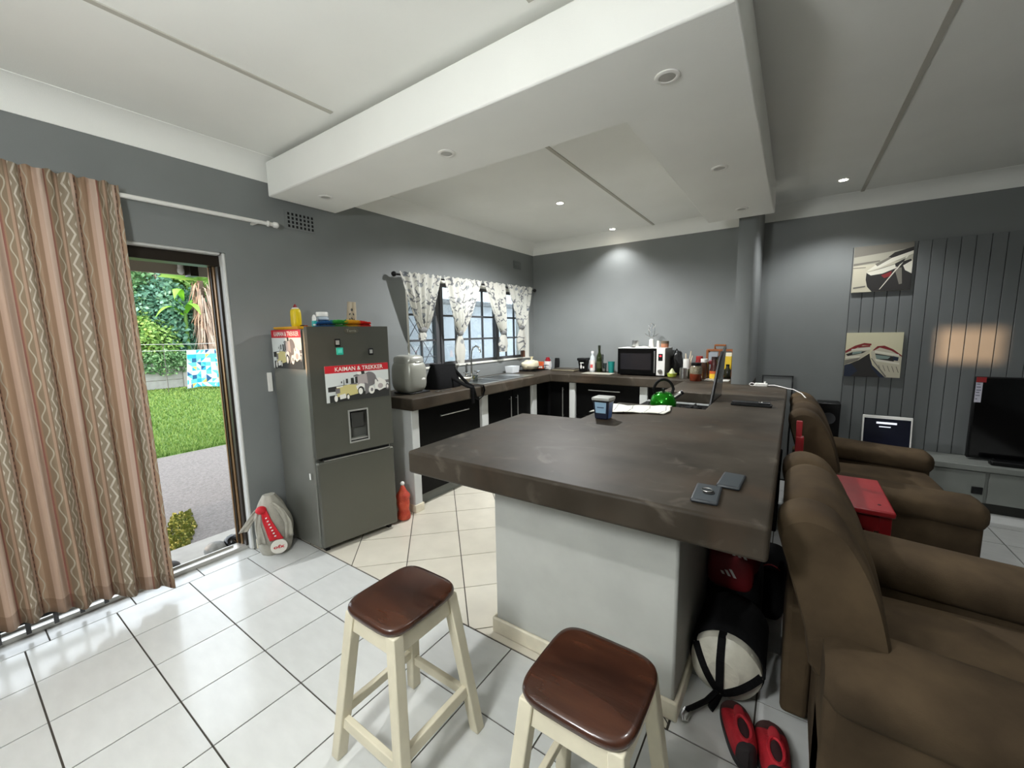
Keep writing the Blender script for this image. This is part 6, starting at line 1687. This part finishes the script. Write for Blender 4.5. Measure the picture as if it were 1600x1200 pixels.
stripes(2.945, 2.1225, 0.355, 0.030, 'stripe_logo')
stripes(2.985, 2.139, 0.455, 0.030, 'stripe_logo')
t = thing('black_helmet_bag', 'black round bag with red piping beside the sports bag', 'bag', (3.14, 2.45, 0))
MB().ell((3.15, 2.46, 0.20), (0.075, 0.10, 0.198), 18, 12, e=0.6).build('bag_body', M_blkcloth, t, smooth=True)
m = MB(); m.tube([(3.15 + 0.062 * math.cos(a), 2.365 - 0.006 * math.sin(a), 0.25 + 0.09 * math.sin(a)) for a in [0.9 + k * 0.22 for k in range(18)]], 0.004, 6); m.build('red_piping', M_rdk, t, smooth=True)

t = thing('added_dark_box', 'added black box darkening the space under the far worktop end', 'box', (3.02, 3.85, 0))  # added to cover bright floor and keep this corner black
MB().box(2.90, 3.55, 0.0, 3.15, 4.25, 0.44).build('box_body', M_blkcloth, t, bevel=0.01)
MB().box(2.89, 3.54, 0.4405, 3.155, 4.26, 0.48).build('box_lid', M_blkcloth, t, bevel=0.01)

def shoe(label, toe, heel, seed):
    toe, heel = Vector(toe), Vector(heel)
    t = thing('running_shoe', label, 'shoe', tuple((toe + heel) / 2), 'red running shoes')
    L_ = (toe - heel).length; d = (toe - heel) / L_; s_ = Vector((d.y, -d.x, 0))
    def half(v): # half width along the shoe, v 0 heel .. 1 toe
        return 0.5 * (0.066 + 0.036 * math.sin(min(1, v * 1.25) * PI * 0.55)) * math.sqrt(max(0, 1 - abs(2 * v - 1) ** 5)) + 0.001
    def hgt(v):
        return 0.03 + 0.058 * (1 - min(1, max(0, (v - 0.25) / 0.6)) ** 1.2) * (0.9 + 0.1 * math.cos(v * 9)) + 0.014 * math.sin(PI * v)
    out = [(v / 20) for v in range(21)]
    poly = [heel + d * L_ * v + s_ * (half(v) + 0.004) for v in out] + [heel + d * L_ * v - s_ * (half(v) + 0.004) for v in reversed(out)]
    m = MB(); m.prism([(p.x, p.y) for p in poly], 0.0, 0.024); m.build('sole', mat('shoe_sole', (36, 34, 34), 0.7), t, bevel=0.003)
    def upf(u, v):
        a = PI * u
        p = heel + d * L_ * v + s_ * half(v) * math.copysign(abs(math.cos(a)) ** 0.7, math.cos(a))
        zz_ = 0.024 + (hgt(v) - 0.024) * math.sin(a) ** 0.6
        return (p.x, p.y, max(zz_, 0.022))
    for nm, v0, v1, mm in (('heel_counter', 0.0, 0.13, mat('shoe_dark', (40, 32, 34), 0.8)), ('upper', 0.13, 0.78, mat('shoe_red', (176, 24, 38), 0.75, var=0.12, scale=40, bump=0.2, bscale=200)), ('toe_cap', 0.78, 1.0, mat('shoe_toe', (74, 46, 44), 0.8))):
        m = MB(); m.surf(lambda u, v: upf(u, v0 + (v1 - v0) * v), 20, 12); m.build(nm, mm, t, smooth=True)
    c = heel + d * L_ * 0.33
    Tm = Matrix(((s_.x, d.x, 0, c.x), (s_.y, d.y, 0, c.y), (0, 0, 1, 0.088), (0, 0, 0, 1)))
    MB().ell((0, 0, 0), (0.019, 0.044, 0.010), 20, 8, T=Tm).build('opening', mat('shoe_lining', (46, 12, 16), 0.9), t, smooth=True)
    m = MB(); m.tube([Tm @ Vector((0.023 * math.cos(a), 0.050 * math.sin(a), 0.002)) for a in [k * PI / 12 for k in range(25)]], 0.007, 6); m.build('collar', MATS['shoe_red'], t, smooth=True)
    MB().ell((0, 0, 0), (0.02, 0.035, 0.008), 14, 8, T=Tm @ Matrix.Translation((0, 0.062, -0.002)) @ Matrix.Rotation(0.25, 4, 'X')).build('tongue', mat('shoe_tongue', (158, 30, 40), 0.7), t, smooth=True)
    m = MB()
    for k in range(4):
        v = 0.54 + k * 0.055
        p = heel + d * L_ * v; z = hgt(v) + 0.002
        m.tube([p - s_ * 0.022 + Vector((0, 0, z - 0.006)), p + Vector((0, 0, z + 0.003)), p + s_ * 0.022 + d * 0.008 + Vector((0, 0, z - 0.006))], 0.003, 5)
    m.build('laces', mat('lace_red', (196, 52, 60), 0.8), t, smooth=True)
shoe('red running shoe nearer the peninsula base', (3.055, 1.735, 0), (3.135, 1.475, 0), 1)
shoe('red running shoe touching the nearest recliner', (3.185, 1.715, 0), (3.225, 1.44, 0), 2)
